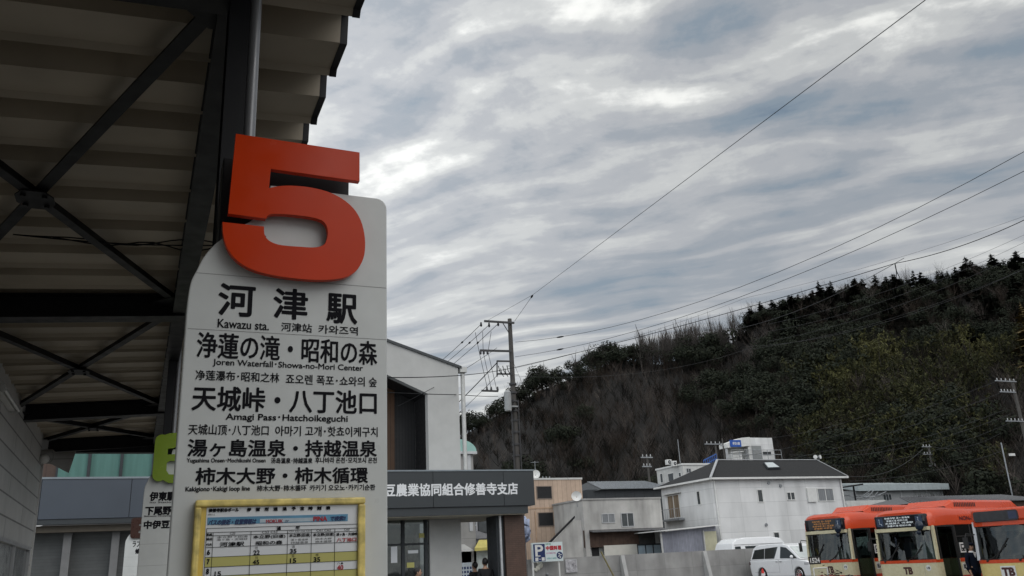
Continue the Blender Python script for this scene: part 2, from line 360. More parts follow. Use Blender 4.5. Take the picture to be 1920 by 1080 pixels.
TT = [  # timetable writing: word, x0,y0,x1,y1 in the close survey of the case, colour, stroke
 ("修善寺駅⑤ポール", 362, 236, 616, 268, 'k', .0006), ("4901-2", 355, 284, 413, 297, 'k', 0),
 ("バスの接近・位置情報は", 356, 328, 758, 376, 'n', .0007), ("MOKUIK", 842, 330, 985, 360, 'r', .0004), ("or", 1000, 335, 1030, 356, 'n', 0),
 ("PINA", 1238, 304, 1355, 345, 'r', .0008), ("で検索!!", 1376, 300, 1506, 342, 'n', .0006),
 ("通", 932, 388, 968, 420, 'k', .0004), ("年", 1090, 382, 1128, 412, 'k', .0004),
 ("C20", 540, 437, 585, 456, 'k', 0), ("C52 C53", 810, 425, 938, 446, 'k', 0), ("C51 C52 C53 C54", 1038, 420, 1216, 434, 'k', 0), ("C61 C62", 1265, 412, 1385, 430, 'k', 0), ("C63", 1498, 404, 1540, 424, 'k', 0),
 ("系統", 344, 446, 392, 468, 'k', .0003), ("経由", 344, 482, 392, 506, 'k', .0003), ("行先", 342, 530, 390, 552, 'k', .0003),
 ("本立野下田道", 432, 468, 690, 484, 'k', 0), ("湯ヶ島・天城峠", 430, 488, 688, 506, 'k', 0), ("河津駅", 455, 518, 660, 555, 'k', .0004),
 ("本立野(旧道)", 735, 458, 1005, 492, 'k', .0003), ("昭和の森", 757, 508, 980, 542, 'k', .0004),
 ("本立野(旧道) ", 1036, 448, 1214, 480, 'k', .0003), ("湯ヶ島温泉", 1050, 490, 1196, 508, 'k', 0), ("持越温泉", 1050, 514, 1196, 532, 'k', 0),
 ("本立野(旧道)  ", 1236, 442, 1412, 474, 'k', .0003), ("柿木大野", 1255, 484, 1392, 500, 'k', 0), ("柿木循環", 1255, 506, 1392, 524, 'k', 0),
 ("湯ヶ島・天城峠 ", 1430, 440, 1604, 466, 'k', .0003), ("八丁池口", 1434, 482, 1598, 516, 'r', .0004),
 ("6", 348, 584, 374, 628, 'k', .0008), ("7", 346, 662, 370, 706, 'k', .0008), ("8", 340, 742, 366, 790, 'k', .0008), ("22", 736, 588, 790, 628, 'k', .0005), ("35", 1043, 576, 1098, 614, 'k', .0005),
 ("45", 730, 668, 786, 708, 'k', .0005), ("15", 1043, 655, 1096, 694, 'k', .0005), ("35 ", 1240, 645, 1296, 686, 'k', .0005), ("40", 1436, 712, 1490, 754, 'r', .0005), ("15 ", 412, 765, 466, 806, 'k', .0005),
 ("社", 752, 556, 776, 582, 'k', 0), ("社 ", 752, 638, 776, 662, 'k', 0), ("湯", 1060, 545, 1084, 570, 'k', 0), ("天", 1056, 625, 1082, 650, 'k', 0), ("柿", 1258, 616, 1282, 638, 'k', 0), ("八▲", 1438, 686, 1490, 706, 'k', 0)]
TITLE = list(zip("停留所通過予定時刻表", [683, 757, 831, 905, 981, 1057, 1128, 1198, 1270, 1345]))
OTHER = ["伊東駅", "下尾野", "中伊豆", "Ito Station", "Shimoono･Hirukawaguchi", "ラフォーレ", "修善寺", "伊豆農業協同組合修善寺支店", "P", "中", "国", "料", "理", "8:00", "22:00", "TB", "NON-STEP BUS",
         "ノンステップバス", "出入口", "BUS", "18", "19", "伊豆箱根鉄道", "1524", "特選 味処", "四川 広東料理 ご宴会", "お食事の方 駐車場", "天城越え 河津駅", "浄蓮の滝 昭和の森", "修善寺駅 湯ヶ島温泉", "新宿", "伊東駅 中伊豆", "伊豆の国", "4", "6", "7"]
prepare([r[0] for r in ROWS] + [k[0] for k in KANJI] + [t[0] for t in TT] + [t[0] for t in TITLE] + OTHER)
XU, ZU = (1, 0, 0), (0, 0, 1)

# ------------------------------------------------------------------ the bus stop sign with the red 5
def smooth_poly(pts, close=True, it=2):
    return pts
def catmull(pts, n=5):
    o = []
    for i in range(len(pts) - 1):
        p0 = pts[max(i - 1, 0)]; p1 = pts[i]; p2 = pts[i + 1]; p3 = pts[min(i + 2, len(pts) - 1)]
        for k in range(n):
            t = k / n
            o.append(tuple(.5 * (2 * p1[j] + (p2[j] - p0[j]) * t + (2 * p0[j] - 5 * p1[j] + 4 * p2[j] - p3[j]) * t * t + (3 * p1[j] - p0[j] - 3 * p2[j] + p3[j]) * t ** 3) for j in (0, 1)))
    o.append(tuple(pts[-1])); return o
def panel_outline(zt=2.795, zb=0.35):
    arc = catmull([(-.305, 2.36), (-.30, 2.44), (-.284, 2.488), (-.267, 2.531), (-.243, 2.568), (-.219, 2.594), (-.157, 2.648), (-.122, 2.678), (-.095, 2.73), (-.081, zt)], 4)
    tr = [(.303 - .035 + .035 * math.cos(a), zt - .035 + .035 * math.sin(a)) for a in [R_(q) for q in (90, 70, 50, 30, 12, 0)]]
    return [(-.305, zb)] + arc + tr + [(.303, zb)]
bs = thing('bus_stop_sign', 'tall white bus stop sign topped by a big red number 5', 'bus stop sign', (0, 0, 0), group='numbered bus stop signs under the canopy')
MB().prism(panel_outline(), 0, .055).build('sign_panel', M_panel, bs, bevel=.004)
B(-.225, .186, .058, .17, .05, 2.90).build('backing_box', M_steel, bs, bevel=.004)
seams = MB()
for z in (2.302, 2.477): seams.box(-.298 if z < 2.4 else -.285, .300, -.0006, .0, z - .0009, z + .0009)
seams.build('panel_joint', mat('joint', (.28, .28, .28), .6), bs)
def z1(x, y, y0=-.045): return PY(320 + x / 2.7, 240 + y / 2.7, y0)
five = [(330, 28), (957, 123), (957, 270), (507, 207), (498, 304)]
five += catmull([(498, 304), (545, 294), (610, 291), (700, 299), (790, 320), (865, 355), (925, 405), (962, 465), (981, 535), (985, 600), (976, 660), (946, 715), (900, 750), (840, 765), (750, 770), (640, 763), (520, 746), (430, 723), (360, 690), (308, 643), (278, 590), (264, 530), (262, 475)], 3)[1:]
five += [(473, 498)]
five += catmull([(473, 498), (475, 535), (490, 562), (520, 581), (565, 593), (650, 600), (720, 604), (763, 597), (786, 576), (795, 530), (786, 490), (760, 466), (700, 450), (600, 438), (535, 435), (505, 438), (488, 447), (484, 459)], 3)[1:]
five += [(290, 433)]
MB().prism([z1(*p) for p in five], -.045, -.022).build('number', M_red, bs, bevel=.001)
st_ = MB()
for x, z in ((-.1, 2.6), (.15, 2.72), (.0, 2.55)): B(x - .01, x + .01, -.022, .002, z - .01, z + .01).build('number_spacer', M_steel, bs)
for w, x0, x1, yt, yb in KANJI:
    u0, zt = PY(x0, (yt + 0), 0); u1, zb = PY(x1, yb, 0); zt = PY((x0 + x1) / 2, yt, 0)[1]; zb = PY((x0 + x1) / 2, yb, 0)[1]
    letters(MB(), w, (0, 0, 0), XU, ZU, u0, u1, zb, zt, .0026, lift=.001).build('lettering', M_ink, bs, fix=False)
for w, x0, x1, ytl, ybl, ytr, ybr, bd in ROWS:
    u0 = PY(x0, (ytl + ybl) / 2, 0)[0]; u1 = PY(x1, (ytr + ybr) / 2, 0)[0]
    zt = (PY(x0, ytl, 0)[1] + PY(x1, ytr, 0)[1]) / 2; zb = (PY(x0, ybl, 0)[1] + PY(x1, ybr, 0)[1]) / 2
    if w.startswith('湯ヶ'):
        zt -= .002
    mb = letters(MB(), w, (0, 0, 0), XU, ZU, u0, u1, zb, zt, bd, lift=.001)
    if bd > .001 and '・' in w:          # the two place names on one line are two pieces of lettering
        um = u0 + (u1 - u0) * w.index('・') / len(w)
        for side in (0, 1):
            h_ = MB(); h_.v = mb.v; keep_ = [i for i, f in enumerate(mb.f) if (sum(mb.v[j][0] for j in f) / len(f) > um) == bool(side)]
            used = sorted({j for i in keep_ for j in mb.f[i]}); ix = {j: k for k, j in enumerate(used)}
            h_.v = [mb.v[j] for j in used]; h_.f = [tuple(ix[j] for j in mb.f[i]) for i in keep_]; h_.m = [0] * len(keep_); h_.sm = [False] * len(keep_)
            h_.build('lettering', M_ink, bs, fix=False)
    else: mb.build('lettering', M_ink, bs, fix=False)
# timetable case
TPY = -.028
def TP(zx, zy, y=TPY): return PY(310 + zx / 4.465, 900 + zy / 4.465, y)
CL = PY(362.5, 1010, -.042)[0]; CR_ = PY(686, 1000, -.042)[0]; CT = (PY(367, 938, -.042)[1] + PY(685, 931, -.042)[1]) / 2
case = B(CL, CR_, -.026, -.001, 1.12, CT + .001).build('timetable_case', M_yel, bs, bevel=.006)
xl = TP(347, 560)[0]; xr = TP(1612, 520)[0]; zt = (TP(347, 232)[1] + TP(1612, 205)[1]) / 2
B(xl - .006, xr + .006, -.0275, -.0255, 1.15, zt).build('timetable_paper', M_paper, case)
rim = MB()
rim.box(CL, CR_, -.040, -.0262, CT - .019, CT); rim.box(CL, CL + .017, -.040, -.0262, 1.12, CT - .0195); rim.box(CR_ - .022, CR_, -.040, -.0262, 1.12, CT - .0195)
rim.build('case_rim', mat('yellow_tape_rim', (.70, .56, .18), .35, var=.5, vs=24), case, bevel=.005)
bx0, bz0 = TP(350, 380); bx1, bz1 = TP(1528, 280); 
zb_ = (TP(350, 380)[1] + TP(1528, 340)[1]) / 2; zt_ = (TP(350, 317)[1] + TP(1528, 282)[1]) / 2
B(bx0, bx1, -.0285, -.0276, zb_, zt_).build('banner_strip', M_blue, case)
bl = MB(); bw = (bx1 - bx0)
bl.box(bx0 + bw * .36, bx0 + bw * .74, -.0290, -.0286, zb_ + .002, zb_ + (zt_ - zb_) * .62)
bl.build('banner_patch', mat('banner_pale', (.42, .50, .56), .4, var=.2, vs=25), case)
cols = [338, 395, 713, 1022, 1222, 1418, 1610]
def zrow(yl, yr): return (TP(338, yl)[1] + TP(1610, yr)[1]) / 2
rows = [zrow(402, 372), zrow(440, 403), zrow(468, 428), zrow(562, 522), zrow(645, 598), zrow(727, 676), zrow(803, 749), zrow(885, 826)]
rx = [TP(c_, 560 - (c_ - 338) * .03)[0] for c_ in cols]
ye = MB(); ye.box(rx[0], rx[-1], -.0283, -.0276, rows[5], rows[4]); ye.box(rx[0], rx[-1], -.0283, -.0276, rows[7], rows[6])
ye.build('timetable_row', M_rowyel, case)
tl = MB()
for z in rows: tl.box(rx[0], rx[-1], -.0292, -.0284, z - .0005, z + .0005)
for i, x in enumerate(rx): tl.box(x - .0005, x + .0005, -.02925, -.0284, 1.15, rows[0] if i in (0, 6) else rows[1])
tl.build('table_lines', M_ink, case)
TM = {'k': MB(), 'n': MB(), 'r': MB()}
for w, x0, y0, x1, y1, c_, bd in TT:
    a = TP(x0, (y0 + y1) / 2); b = TP(x1, (y0 + y1) / 2); zt = TP((x0 + x1) / 2, y0)[1]; zb = TP((x0 + x1) / 2, y1)[1]
    mbx = MB() if c_ == 'n' else TM[c_]
    letters(mbx, w, (0, -.0285, 0), XU, ZU, a[0], b[0], zb, zt, bd, slant=.2 if c_ == 'n' else 0, lift=.001)
    if c_ == 'n': mbx.build('banner_lettering', M_navy, case, fix=False)
for w, x in TITLE:
    yy = 232 - (x - 680) * .02
    letters(TM['k'], w, (0, -.0285, 0), XU, ZU, TP(x, yy)[0], TP(x + 37, yy)[0], TP(x, yy + 32)[1], TP(x, yy)[1], .0007, lift=.001)
TM['k'].build('timetable_lettering', M_ink, case, fix=False); TM['r'].build('red_lettering', M_redink, case, fix=False)

# ------------------------------------------------------------------ the two other stop signs farther along
def outline_scaled(dx=0): return panel_outline()
def six_shape():
    o = [(.12 * math.cos(a) * 1.0, .125 * math.sin(a)) for a in [2 * math.pi * i / 28 for i in range(28)]]
    return o
def rounded(x0, x1, z0, z1, r, n=5):
    pts = []
    for cx, cz, a0 in ((x1 - r, z1 - r, 0), (x0 + r, z1 - r, 90), (x0 + r, z0 + r, 180), (x1 - r, z0 + r, 270)):
        pts += [(cx + r * math.cos(R_(a0 + 90 * k / n)), cz + r * math.sin(R_(a0 + 90 * k / n))) for k in range(n + 1)]
    return pts
def other_sign(x, y, label, nm, words, numcol, dz=0):
    s = thing('bus_stop_sign', label, 'bus stop sign', (x, y, dz), group='numbered bus stop signs under the canopy')
    MB().prism(panel_outline(), 0, .055).build('sign_panel', M_panel, s, bevel=.004)
    B(-.225, .186, .058, .17, .0, 2.90).build('backing_box', M_steel, s)
    nb = MB()
    # a heavy rounded figure: outer ring with counter, arm to the right
    if nm == '6':
        outer = rounded(-.225, .235, 2.48, 2.94, .16, 7)
        nb.prism(rounded(-.245, -.125, 2.49, 2.93, .06), -.045, -.012)
        nb.prism([(-.13, 2.94), (-.22, 2.90), (-.22, 2.78), (-.08, 2.80), (.0, 2.835), (.225, 2.835), (.20, 2.90), (.12, 2.94), (-.05, 2.95)], -.0452, -.0118)
        nb.prism([(-.22, 2.73), (.06, 2.755), (.18, 2.72), (.235, 2.62), (.18, 2.51), (.06, 2.47), (-.10, 2.475), (-.2, 2.53), (-.23, 2.6), (-.13, 2.60), (-.10, 2.555), (.05, 2.55), (.085, 2.61), (.05, 2.675), (-.10, 2.68), (-.13, 2.66)], -.0454, -.0116)
    else:
        nb.prism(rounded(-.22, -.06, 2.50, 2.93, .06), -.045, -.012); nb.prism(rounded(-.215, .235, 2.80, 2.93, .06), -.0452, -.0118)
        nb.prism(rounded(-.215, .235, 2.66, 2.76, .05), -.0454, -.0116); nb.prism(rounded(-.215, .235, 2.50, 2.61, .05), -.0456, -.0114); nb.prism(rounded(.09, .235, 2.505, 2.755, .05), -.0458, -.0112)
    nb.build('number', numcol, s, bevel=.002)
    for w, x0, x1, za, zb, bd in words:
        letters(MB(), w, (0, 0, 0), XU, ZU, x0, x1, za, zb, bd, lift=.001).build('lettering', M_ink, s, fix=False)
    j = MB()
    for z in (2.12, 1.93, 1.74): j.box(-.30, .30, -.0006, 0, z - .001, z + .001)
    j.build('panel_joint', MATS['joint'], s)
    cs = B(-.255, .245, -.026, -.001, 1.05, 1.62).build('timetable_case', M_galv if nm == '6' else M_yel, s, bevel=.006)
    B(-.225, .215, -.0275, -.0262, 1.06, 1.595).build('timetable_paper', M_paper, cs)
    B(-.215, .205, -.0287, -.0277, 1.525, 1.565).build('banner_strip', M_blue, cs)
    yy = MB()
    for z in (1.36, 1.24, 1.12): yy.box(-.215, .205, -.0287, -.0277, z, z + .06)
    yy.build('timetable_row', M_rowyel, cs)
    tl = MB()
    for z in (1.51, 1.48, 1.42, 1.36, 1.30, 1.24, 1.18): tl.box(-.215, .205, -.0295, -.0288, z - .0012, z + .0012)
    for xx in (-.215, -.16, -.05, .06, .205): tl.box(xx - .0012, xx + .0012, -.0296, -.0288, 1.06, 1.51)
    tl.build('table_lines', M_ink, cs)
    return s
def S6(x0, y0, x1, y1): a = PY(x0, y0, 6.2); b = PY(x1, y1, 6.2); return (a[0] + .05, b[0] + .05, b[1], a[1])
other_sign(-.05, 6.2, 'white bus stop sign with a bright green number 6 behind the red 5 sign', '6',
  [("伊東駅",) + S6(281, 922, 329, 939) + (.004,), ("Ito Station",) + S6(281, 940.5, 326, 943) + (.0005,), ("下尾野",) + S6(272.5, 950, 321, 965.5) + (.004,), ("Shimoono･Hirukawaguchi",) + S6(270, 966.5, 330, 969) + (.0005,), ("中伊豆",) + S6(270, 976, 318, 991) + (.004,)], M_green)
other_sign(-.285, 18.0, 'distant white bus stop sign with a dark brown number', '8',
  [("ラフォーレ", -.16, .24, 2.32, 2.44, .004), ("修善寺", -.10, .20, 2.18, 2.29, .006)], M_brown)

# ------------------------------------------------------------------ canopy over the platform
RZ, SL = 3.93, math.tan(R_(4.3))
cn = thing('platform_canopy', 'dark steel platform canopy with ribbed metal roof deck and crossed braces overhead', 'canopy', (0, 0, 0))
prof = []
k0 = -19
for k in range(k0, 25):
    e0 = .555 + .5 * k
    if e0 > 12.6: break
    prof += [(e0 - .225, .0), (e0, .0), (e0 + .022, -.03), (e0 + .045, .02), (e0 + .10, .15), (e0 + .25, .15)]
d = MB(); n_ = len(prof)
def rv(p, x, dz=0): return (x, p[0], RZ + p[1] + SL * x + dz)
X0, X1 = -1.95, .335
vs = [rv(p, X0) for p in prof] + [rv(p, X1) for p in prof] + [rv(p, X0, .012) for p in prof] + [rv(p, X1, .012) for p in prof]
fs = []
for i in range(n_ - 1):
    fs += [(i, i + 1, n_ + i + 1, n_ + i), (2 * n_ + i, 3 * n_ + i, 3 * n_ + i + 1, 2 * n_ + i + 1), (n_ + i, n_ + i + 1, 3 * n_ + i + 1, 3 * n_ + i), (i, 2 * n_ + i, 2 * n_ + i + 1, i + 1)]
d.add(vs, fs); d.build('roof_deck', M_deck, cn)
tr_ = MB()
for i in range(n_ - 1):
    a, b = prof[i], prof[i + 1]
    tr_.quad(rv(a, X1 + .004, -.004), rv(b, X1 + .004, -.004), rv(b, X1 + .004, .02), rv(a, X1 + .004, .02))
    tr_.quad(rv(a, X1 + .004, -.004), rv(b, X1 + .004, -.004), rv(b, X1 - .03, -.004), rv(a, X1 - .03, -.004))
tr_.build('eave_trim', M_steel, cn)
top = MB(); top.quad(*[(x, y, RZ + .17 + SL * x) for x, y in ((X0, -9.2), (X1 - .02, -9.2), (X1 - .02, 12.4), (X0, 12.4))])
top.build('roof_occluder', M_steel, cn)  # unseen flat sheet added above the deck to block light
COLS = [-4.2, .35, 4.85, 9.55, 12.55]
for i, y in enumerate(COLS):
    zt = RZ - .02
    # rafter crossing to the wall
    r_ = MB()
    for z0, z1, w in ((0, .012, .09), (.188, .2, .09), (.012, .188, .012)):
        xs = [X0, -.16]
        zz = [RZ - .205 + SL * x for x in xs]
        r_.add([(x, y + s * w, z + q) for x, z in zip(xs, zz) for s, q in ((-1, z0), (1, z0), (1, z1), (-1, z1))], [(0, 1, 2, 3), (7, 6, 5, 4), (0, 4, 5, 1), (1, 5, 6, 2), (2, 6, 7, 3), (3, 7, 4, 0)])
    r_.build('rafter', M_steel, cn)
for y in (-5.85, .35, 6.55, 12.4):
    zt = RZ - .02
    c_ = MB()      # wide flange post
    c_.box(-.222, -.150, y - .075, y - .065, 0, zt); c_.box(-.222, -.150, y + .065, y + .075, 0, zt); c_.box(-.190, -.182, y - .065, y + .065, 0, zt)
    c_.build('post', M_steel, cn)
    if y < 12: MB().tube([(-.126, y - .02, 0), (-.126, y - .02, zt)], .0225, 18).build('downpipe', M_pipe, cn)
b_ = MB()
b_.box(-.255, -.130, -9, 12.6, RZ - .20, RZ - .185); b_.box(-.255, -.130, -9, 12.6, RZ - .035, RZ - .02); b_.box(-.199, -.187, -9, 12.6, RZ - .185, RZ - .035)
b_.build('eave_beam', M_steel, cn)
B(X0, .30, 12.58, 12.75, RZ - .32, RZ + .2).build('end_fascia', M_steel, cn)
for a, b in zip(COLS[:-1], COLS[1:]):
    xa, xb = -.22, -1.94; za, zb = RZ - .09 + SL * xa, RZ - .09 + SL * xb
    if b > 12: b -= .1
    for p, q in (((xa, a + .1, za), (xb, b - .1, zb)), ((xb, a + .1, zb - .012), (xa, b - .1, za - .012))):
        br = MB(); br.bar(p, q, .065, .010); pq = Vector(p).lerp(Vector(q), .5); br.bar(Vector(p) + Vector((0, 0, .03)), Vector(q) + Vector((0, 0, .03)), .008, .06)
        o = br.build('brace', M_steel, cn)
    cx, cy, cz = (xa + xb) / 2, (a + b) / 2, (za + zb) / 2 - .018
    gp = MB(); gp.prism([(cx - .10, cy - .05), (cx - .055, cy - .13), (cx + .055, cy - .13), (cx + .10, cy - .05), (cx + .10, cy + .05), (cx + .055, cy + .13), (cx - .055, cy + .13), (cx - .10, cy + .05)], cz - .012, cz - .004, 'z')
    g_ = gp.build('gusset_plate', M_steel, cn)
    bo = MB()
    for dx, dy in ((-.055, -.07), (.055, -.07), (.055, .07), (-.055, .07)): bo.tube([(cx + dx, cy + dy, cz - .012), (cx + dx, cy + dy, cz - .026)], .016, 6)
    bo.build('bolt', M_steel, g_)
    for ex, ey, s1, s2 in ((xa, a + .07, -1, 1), (xa, b - .07, -1, -1), (xb, a + .07, 1, 1), (xb, b - .07, 1, -1)):
        ez = RZ - .10 + SL * ex
        MB().prism([(ex - s1 * .05, ey), (ex + s1 * .20, ey), (ex + s1 * .20, ey + s2 * .10), (ex + s1 * .06, ey + s2 * .26), (ex - s1 * .05, ey + s2 * .26)], ez - .02, ez - .01, 'z').build('corner_plate', M_steel, cn)
wr = MB()
def onz(px, py, z): d_ = ray(px, py); k = (z - EYE.z) / d_.z; return EYE + d_ * k
for j, (q0, q1, sg) in enumerate((((25, 437), (415, 458), .0), ((25, 437), (415, 452), .015), ((100, 443), (415, 460), -.02))):
    a, b = onz(*q0, RZ - .12), onz(*q1, RZ - .12)
    wr.tube([a.lerp(b, t / 12) + Vector((0, sg * math.sin(t * 1.1) * 2, -.01 - .025 * math.sin(math.pi * t / 12) + sg * math.sin(t * .8))) for t in range(13)], .005, 5)
tag(wr.build('canopy_wiring', M_wire), 'thin black wires strung under the ribbed canopy roof', 'wire')

# ------------------------------------------------------------------ white boarded building along the platform
wb = thing('station_building', 'long white weatherboarded building along the left side of the platform', 'building', (-1.8, 0, 0))
w_ = MB(); w_.box(-4, 0, -12, 12.3, -.19, 3.86)
w_.build('wall', M_siding, wb)
B(-.02, .02, 12.28, 12.33, 0, 3.7).build('corner_trim', M_white, wb)
B(-4.1, -.25, -12.1, 12.4, 3.9, 4.02).build('roof', M_darkwall, wb)
def window_x(par, x, y0, y1, z0, z1, n=2, gm=M_wglass):
    f = MB(); t = .045
    f.box(x, x + .05, y0, y1, z0 - t, z0); f.box(x, x + .05, y0, y1, z1, z1 + t); f.box(x, x + .05, y0 - t, y0, z0 - t, z1 + t); f.box(x, x + .05, y1, y1 + t, z0 - t, z1 + t)
    for i in range(1, n): yy = y0 + (y1 - y0) * i / n; f.box(x + .004, x + .044, yy - .025, yy + .025, z0, z1)
    o = f.build('window', M_alu, par); B(x + .01, x + .016, y0, y1, z0, z1).build('pane', gm, o); return o
wy, wz = PX(49, 1032, -1.8)
window_x(wb, .0, wy - 3.3, wy, wz - 1.1, wz); window_x(wb, .0, wy - 8.0, wy - 4.9, wz - 1.1, wz)
ff = thing('fluorescent_lamp', 'unlit white fluorescent batten fixed high on the white boarded wall', 'lamp', (-1.8, 7.55, 3.50))
B(0, .07, -.62, .62, -.03, .05).build('housing', M_white, ff, bevel=.01)
MB().tube([(.10, -.58, -.02), (.10, .58, -.02)], .018, 10).build('tube', mat('lamp_tube', (.7, .7, .68), .2), ff)
B(.02, .10, -.62, -.58, -.05, .04).build('end_cap', M_offw, ff); B(.02, .10, .58, .62, -.05, .04).build('end_cap', M_offw, ff)
sp = thing('horn_speaker', 'pale grey horn loudspeaker hanging at the far corner of the white boarded wall', 'loudspeaker', (-1.72, 12.0, 3.42))
hp = MB(); hp.tube([(-.1, 0, .05), (.05, 0, .05), (.1, 0, .02), (.35, .02, -.03)], [.10, .11, .09, .17], 14); hp.build('horn', M_conc, sp)
B(-.1, .0, -.03, .03, .05, .3).build('bracket', M_alu, sp); MB().ball((-.02, -.1, .0), .07).build('driver', M_white, sp)
# ------------------------------------------------------------------ farm co-operative office across the end of the platform
ja = thing('office_building', 'grey office block with dark fascia lettering, gabled upper wall and recessed wood panelling', 'building', (0, 0, 0))
yl, yr = 24.45, 22.86
f = MB()
xs = [-6, -2.9, -.62, 1.7, 3.98]
for a, b in zip(xs[:-1], xs[1:]): f.box(a + .006, b - .006, yl, yl + .3, 3.36, 4.44)
f.build('fascia', M_fascia2, ja, bevel=.008)
B(-5.9, 3.9, yl + .02, yl + .28, 3.38, 4.42).build('fascia_backing', M_dark, ja)
B(-6, 3.98, yl - .02, yl + .34, 4.445, 4.50).build('coping', M_coping, ja)
B(-6, 3.98, yl + .03, yl + .25, 3.22, 3.355).build('fascia_trim', M_fascia, ja)
B(-6, 3.98, yl + .251, yl + .6, 3.02, 3.2).build('soffit', mat('soffit_brown', (.10, .085, .065), .7), ja)
B(-6, 3.98, yl + .9, yl + 1.2, -.1, 3.1).build('shutter_wall', mat('shutter_grey', (.10, .105, .105), .6, seam=(50, .09, .006, .75)), ja)
for x in (-4.2, -2.25, -1.02, .25, 1.5): B(x, x + .2, yl + .55, yl + .89, -.1, 3.1).build('pilaster', mat('pilaster_grey', (.19, .19, .19), .7), ja)
B(-6, 3.98, yl + 1.3, yl + 1.6, 4.4, 8.0).build('upper_wall', mat('brown_cladding', (.08, .05, .038), .6, seam=(.3, 60, .01, .6)), ja)
for k in range(6):
    x = PY(110.5 + k * 60.2, 870, yl + 1.25)[0]; x2 = PY(164.7 + k * 60.2, 870, yl + 1.25)[0]
    fr = B(x - .06, x2 + .06, yl + 1.24, yl + 1.29, 4.45, 7.0).build('window', M_darkwall, ja)
    B(x, x2, yl + 1.215, yl + 1.235, 4.5, 6.9).build('pane', M_teal, fr)
    B(x2 + .001, PY(110.5 + (k + 1) * 60.2, 870, yl + 1.25)[0] - .001, yl + 1.10, yl + 1.2, 4.46, 7.1).build('mullion', M_darkwall, ja)
# entrance canopy
xs = [3.99, PY(812, 900, yr)[0], PY(944, 900, yr)[0], 11.36]
f = MB()
for a, b in zip(xs[:-1], xs[1:]): f.box(a + .005, b - .005, yr, yr + .25, 3.34, 4.42)
f.box(11.1, 11.355, yr + .252, yr + 4.2, 3.34, 4.42); f.build('fascia', M_fascia, ja, bevel=.008)
B(4.05, 11.05, yr + .02, yr + .23, 3.36, 4.40).build('fascia_backing', M_dark, ja)
B(3.99, 11.38, yr - .02, yr + 4.3, 4.425, 4.47).build('coping', M_coping, ja)
B(4.0, 11.12, yr + .06, yr + 4.15, 3.10, 3.335).build('fascia_trim', M_fascia, ja)
B(4.05, 11.05, yr + .12, yr + 4.1, 3.075, 3.097).build('soffit', M_soffit, ja)
lt = MB(); w = "伊豆農業協同組合修善寺支店"
u0, _ = PY(697, 917, yr); u1, _ = PY(971, 917, yr); z0 = PY(840, 929.5, yr)[1]; z1_ = PY(840, 906, yr)[1]
letters(lt, w, (0, yr, 0), XU, ZU, u0, u1, z0, z1_, .011, lift=.006); lt.build('lettering', M_lett, ja, fix=False)
# wall, glazing, column below
yw = yr + 1.55
xw0, xw1 = PY(806, 1020, yw)[0], PY(865, 1020, yw)[0]
B(xw0, xw1, yw, yw + .35, -.1, 3.07).build('wall', M_jawall, ja)
B(3.9, xw0 - .02, yw + .1, yw + .13, -.1, 3.07).build('shop_glazing', G_shop, ja)
fr = MB()
for x in (4.0, 5.3, PY(722, 1020, yw)[0], PY(757, 1020, yw)[0], PY(800, 1020, yw)[0]): fr.box(x - .05, x + .05, yw + .05, yw + .17, -.1, 3.07)
fr.box(3.9, xw0 - .02, yw + .06, yw + .16, 2.3, 2.36); fr.build('glazing_frame', M_darkwall, ja)
inn = MB(); inn.box(3.5, xw0 + .3, yw + 4, yw + 4.1, -.1, 3.2); inn.build('interior_wall', mat('interior_wall', (.11, .105, .095), .8), ja)
B(5.0, 6.6, yw + 3.0, yw + 3.4, 0, 1.5).build('counter', mat('counter_grey', (.16, .165, .17), .6), ja)
B(PY(741, 1040, yw + 2)[0], PY(762, 1040, yw + 2)[0], yw + 2, yw + 2.3, 0, 2.35).build('interior_column', M_darkwall, ja)
for q in ((733, 1025, 745, 1055), (765, 1032, 784, 1037)):
    a = PY(q[0], q[1], yw + .08); b = PY(q[2], q[3], yw + .08)
    B(a[0], b[0], yw + .085, yw + .095, b[1], a[1]).build('notice', M_paper, ja)
for q in ((763, 1055, 777, 1064), (786, 1000, 797, 1008)):
    a = PY(q[0], q[1], yw + .08); b = PY(q[2], q[3], yw + .08)
    B(a[0], b[0], yw + .085, yw + .095, b[1], a[1]).build('notice', M_rowyel, ja)
xc0, xc1 = PY(948, 1020, yr + .45)[0], PY(985, 1020, yr + .45)[0]
B(xc0, xc1, yr + .45, yr + 1.5, -.1, 3.07).build('tiled_pillar', M_tile, ja)
B(PY(934, 1020, yr + .45)[0], xc0 - .004, yr + .55, yr + 1.4, -.1, 3.07).build('pillar_recess', M_darkwall, ja)
B(PY(938, 1020, yr + .45)[0], PY(941.5, 1020, yr + .45)[0], yr + .45, yr + .54, -.1, 3.07).build('pillar_rail', M_alu, ja)
# upper storey
yu = yr + 2.0
def pu(x, y): return PY(x, y, yu)
xr1 = pu(862, 800)[0]; zr1 = pu(862, 689)[1]; xa, za = pu(727, 641); sl = (zr1 - za) / (xr1 - xa)
xL = 3.5; zL = za + sl * (xL - xa)
rx0, rx1 = 3.9, pu(803, 800)[0]
zq = pu(803, 738)[1]; zp = pu(725, 702)[1]; s2 = (zq - zp) / (rx1 - pu(725, 702)[0]); zrL = zq + s2 * (rx0 - rx1)
MB().prism([(rx1, 4.48), (xr1, 4.48), (xr1, zr1), (xL, zL), (xL, 4.48), (rx0, 4.48), (rx0, zrL), (rx1, zq)], yu, yu + .3).build('upper_wall', M_jawall, ja)
B(xr1 - .28, xr1 - .004, yu + .304, yu + 9, 4.48, zr1 - .01).build('side_wall', M_jawall, ja)
MB().prism([(xL, zL + .004), (xr1 + .12, zr1 - .05), (xr1 + .12, zr1 + .04), (xL, zL + .1)], yu - .06, yu + 9).build('upper_roof', M_fascia, ja)
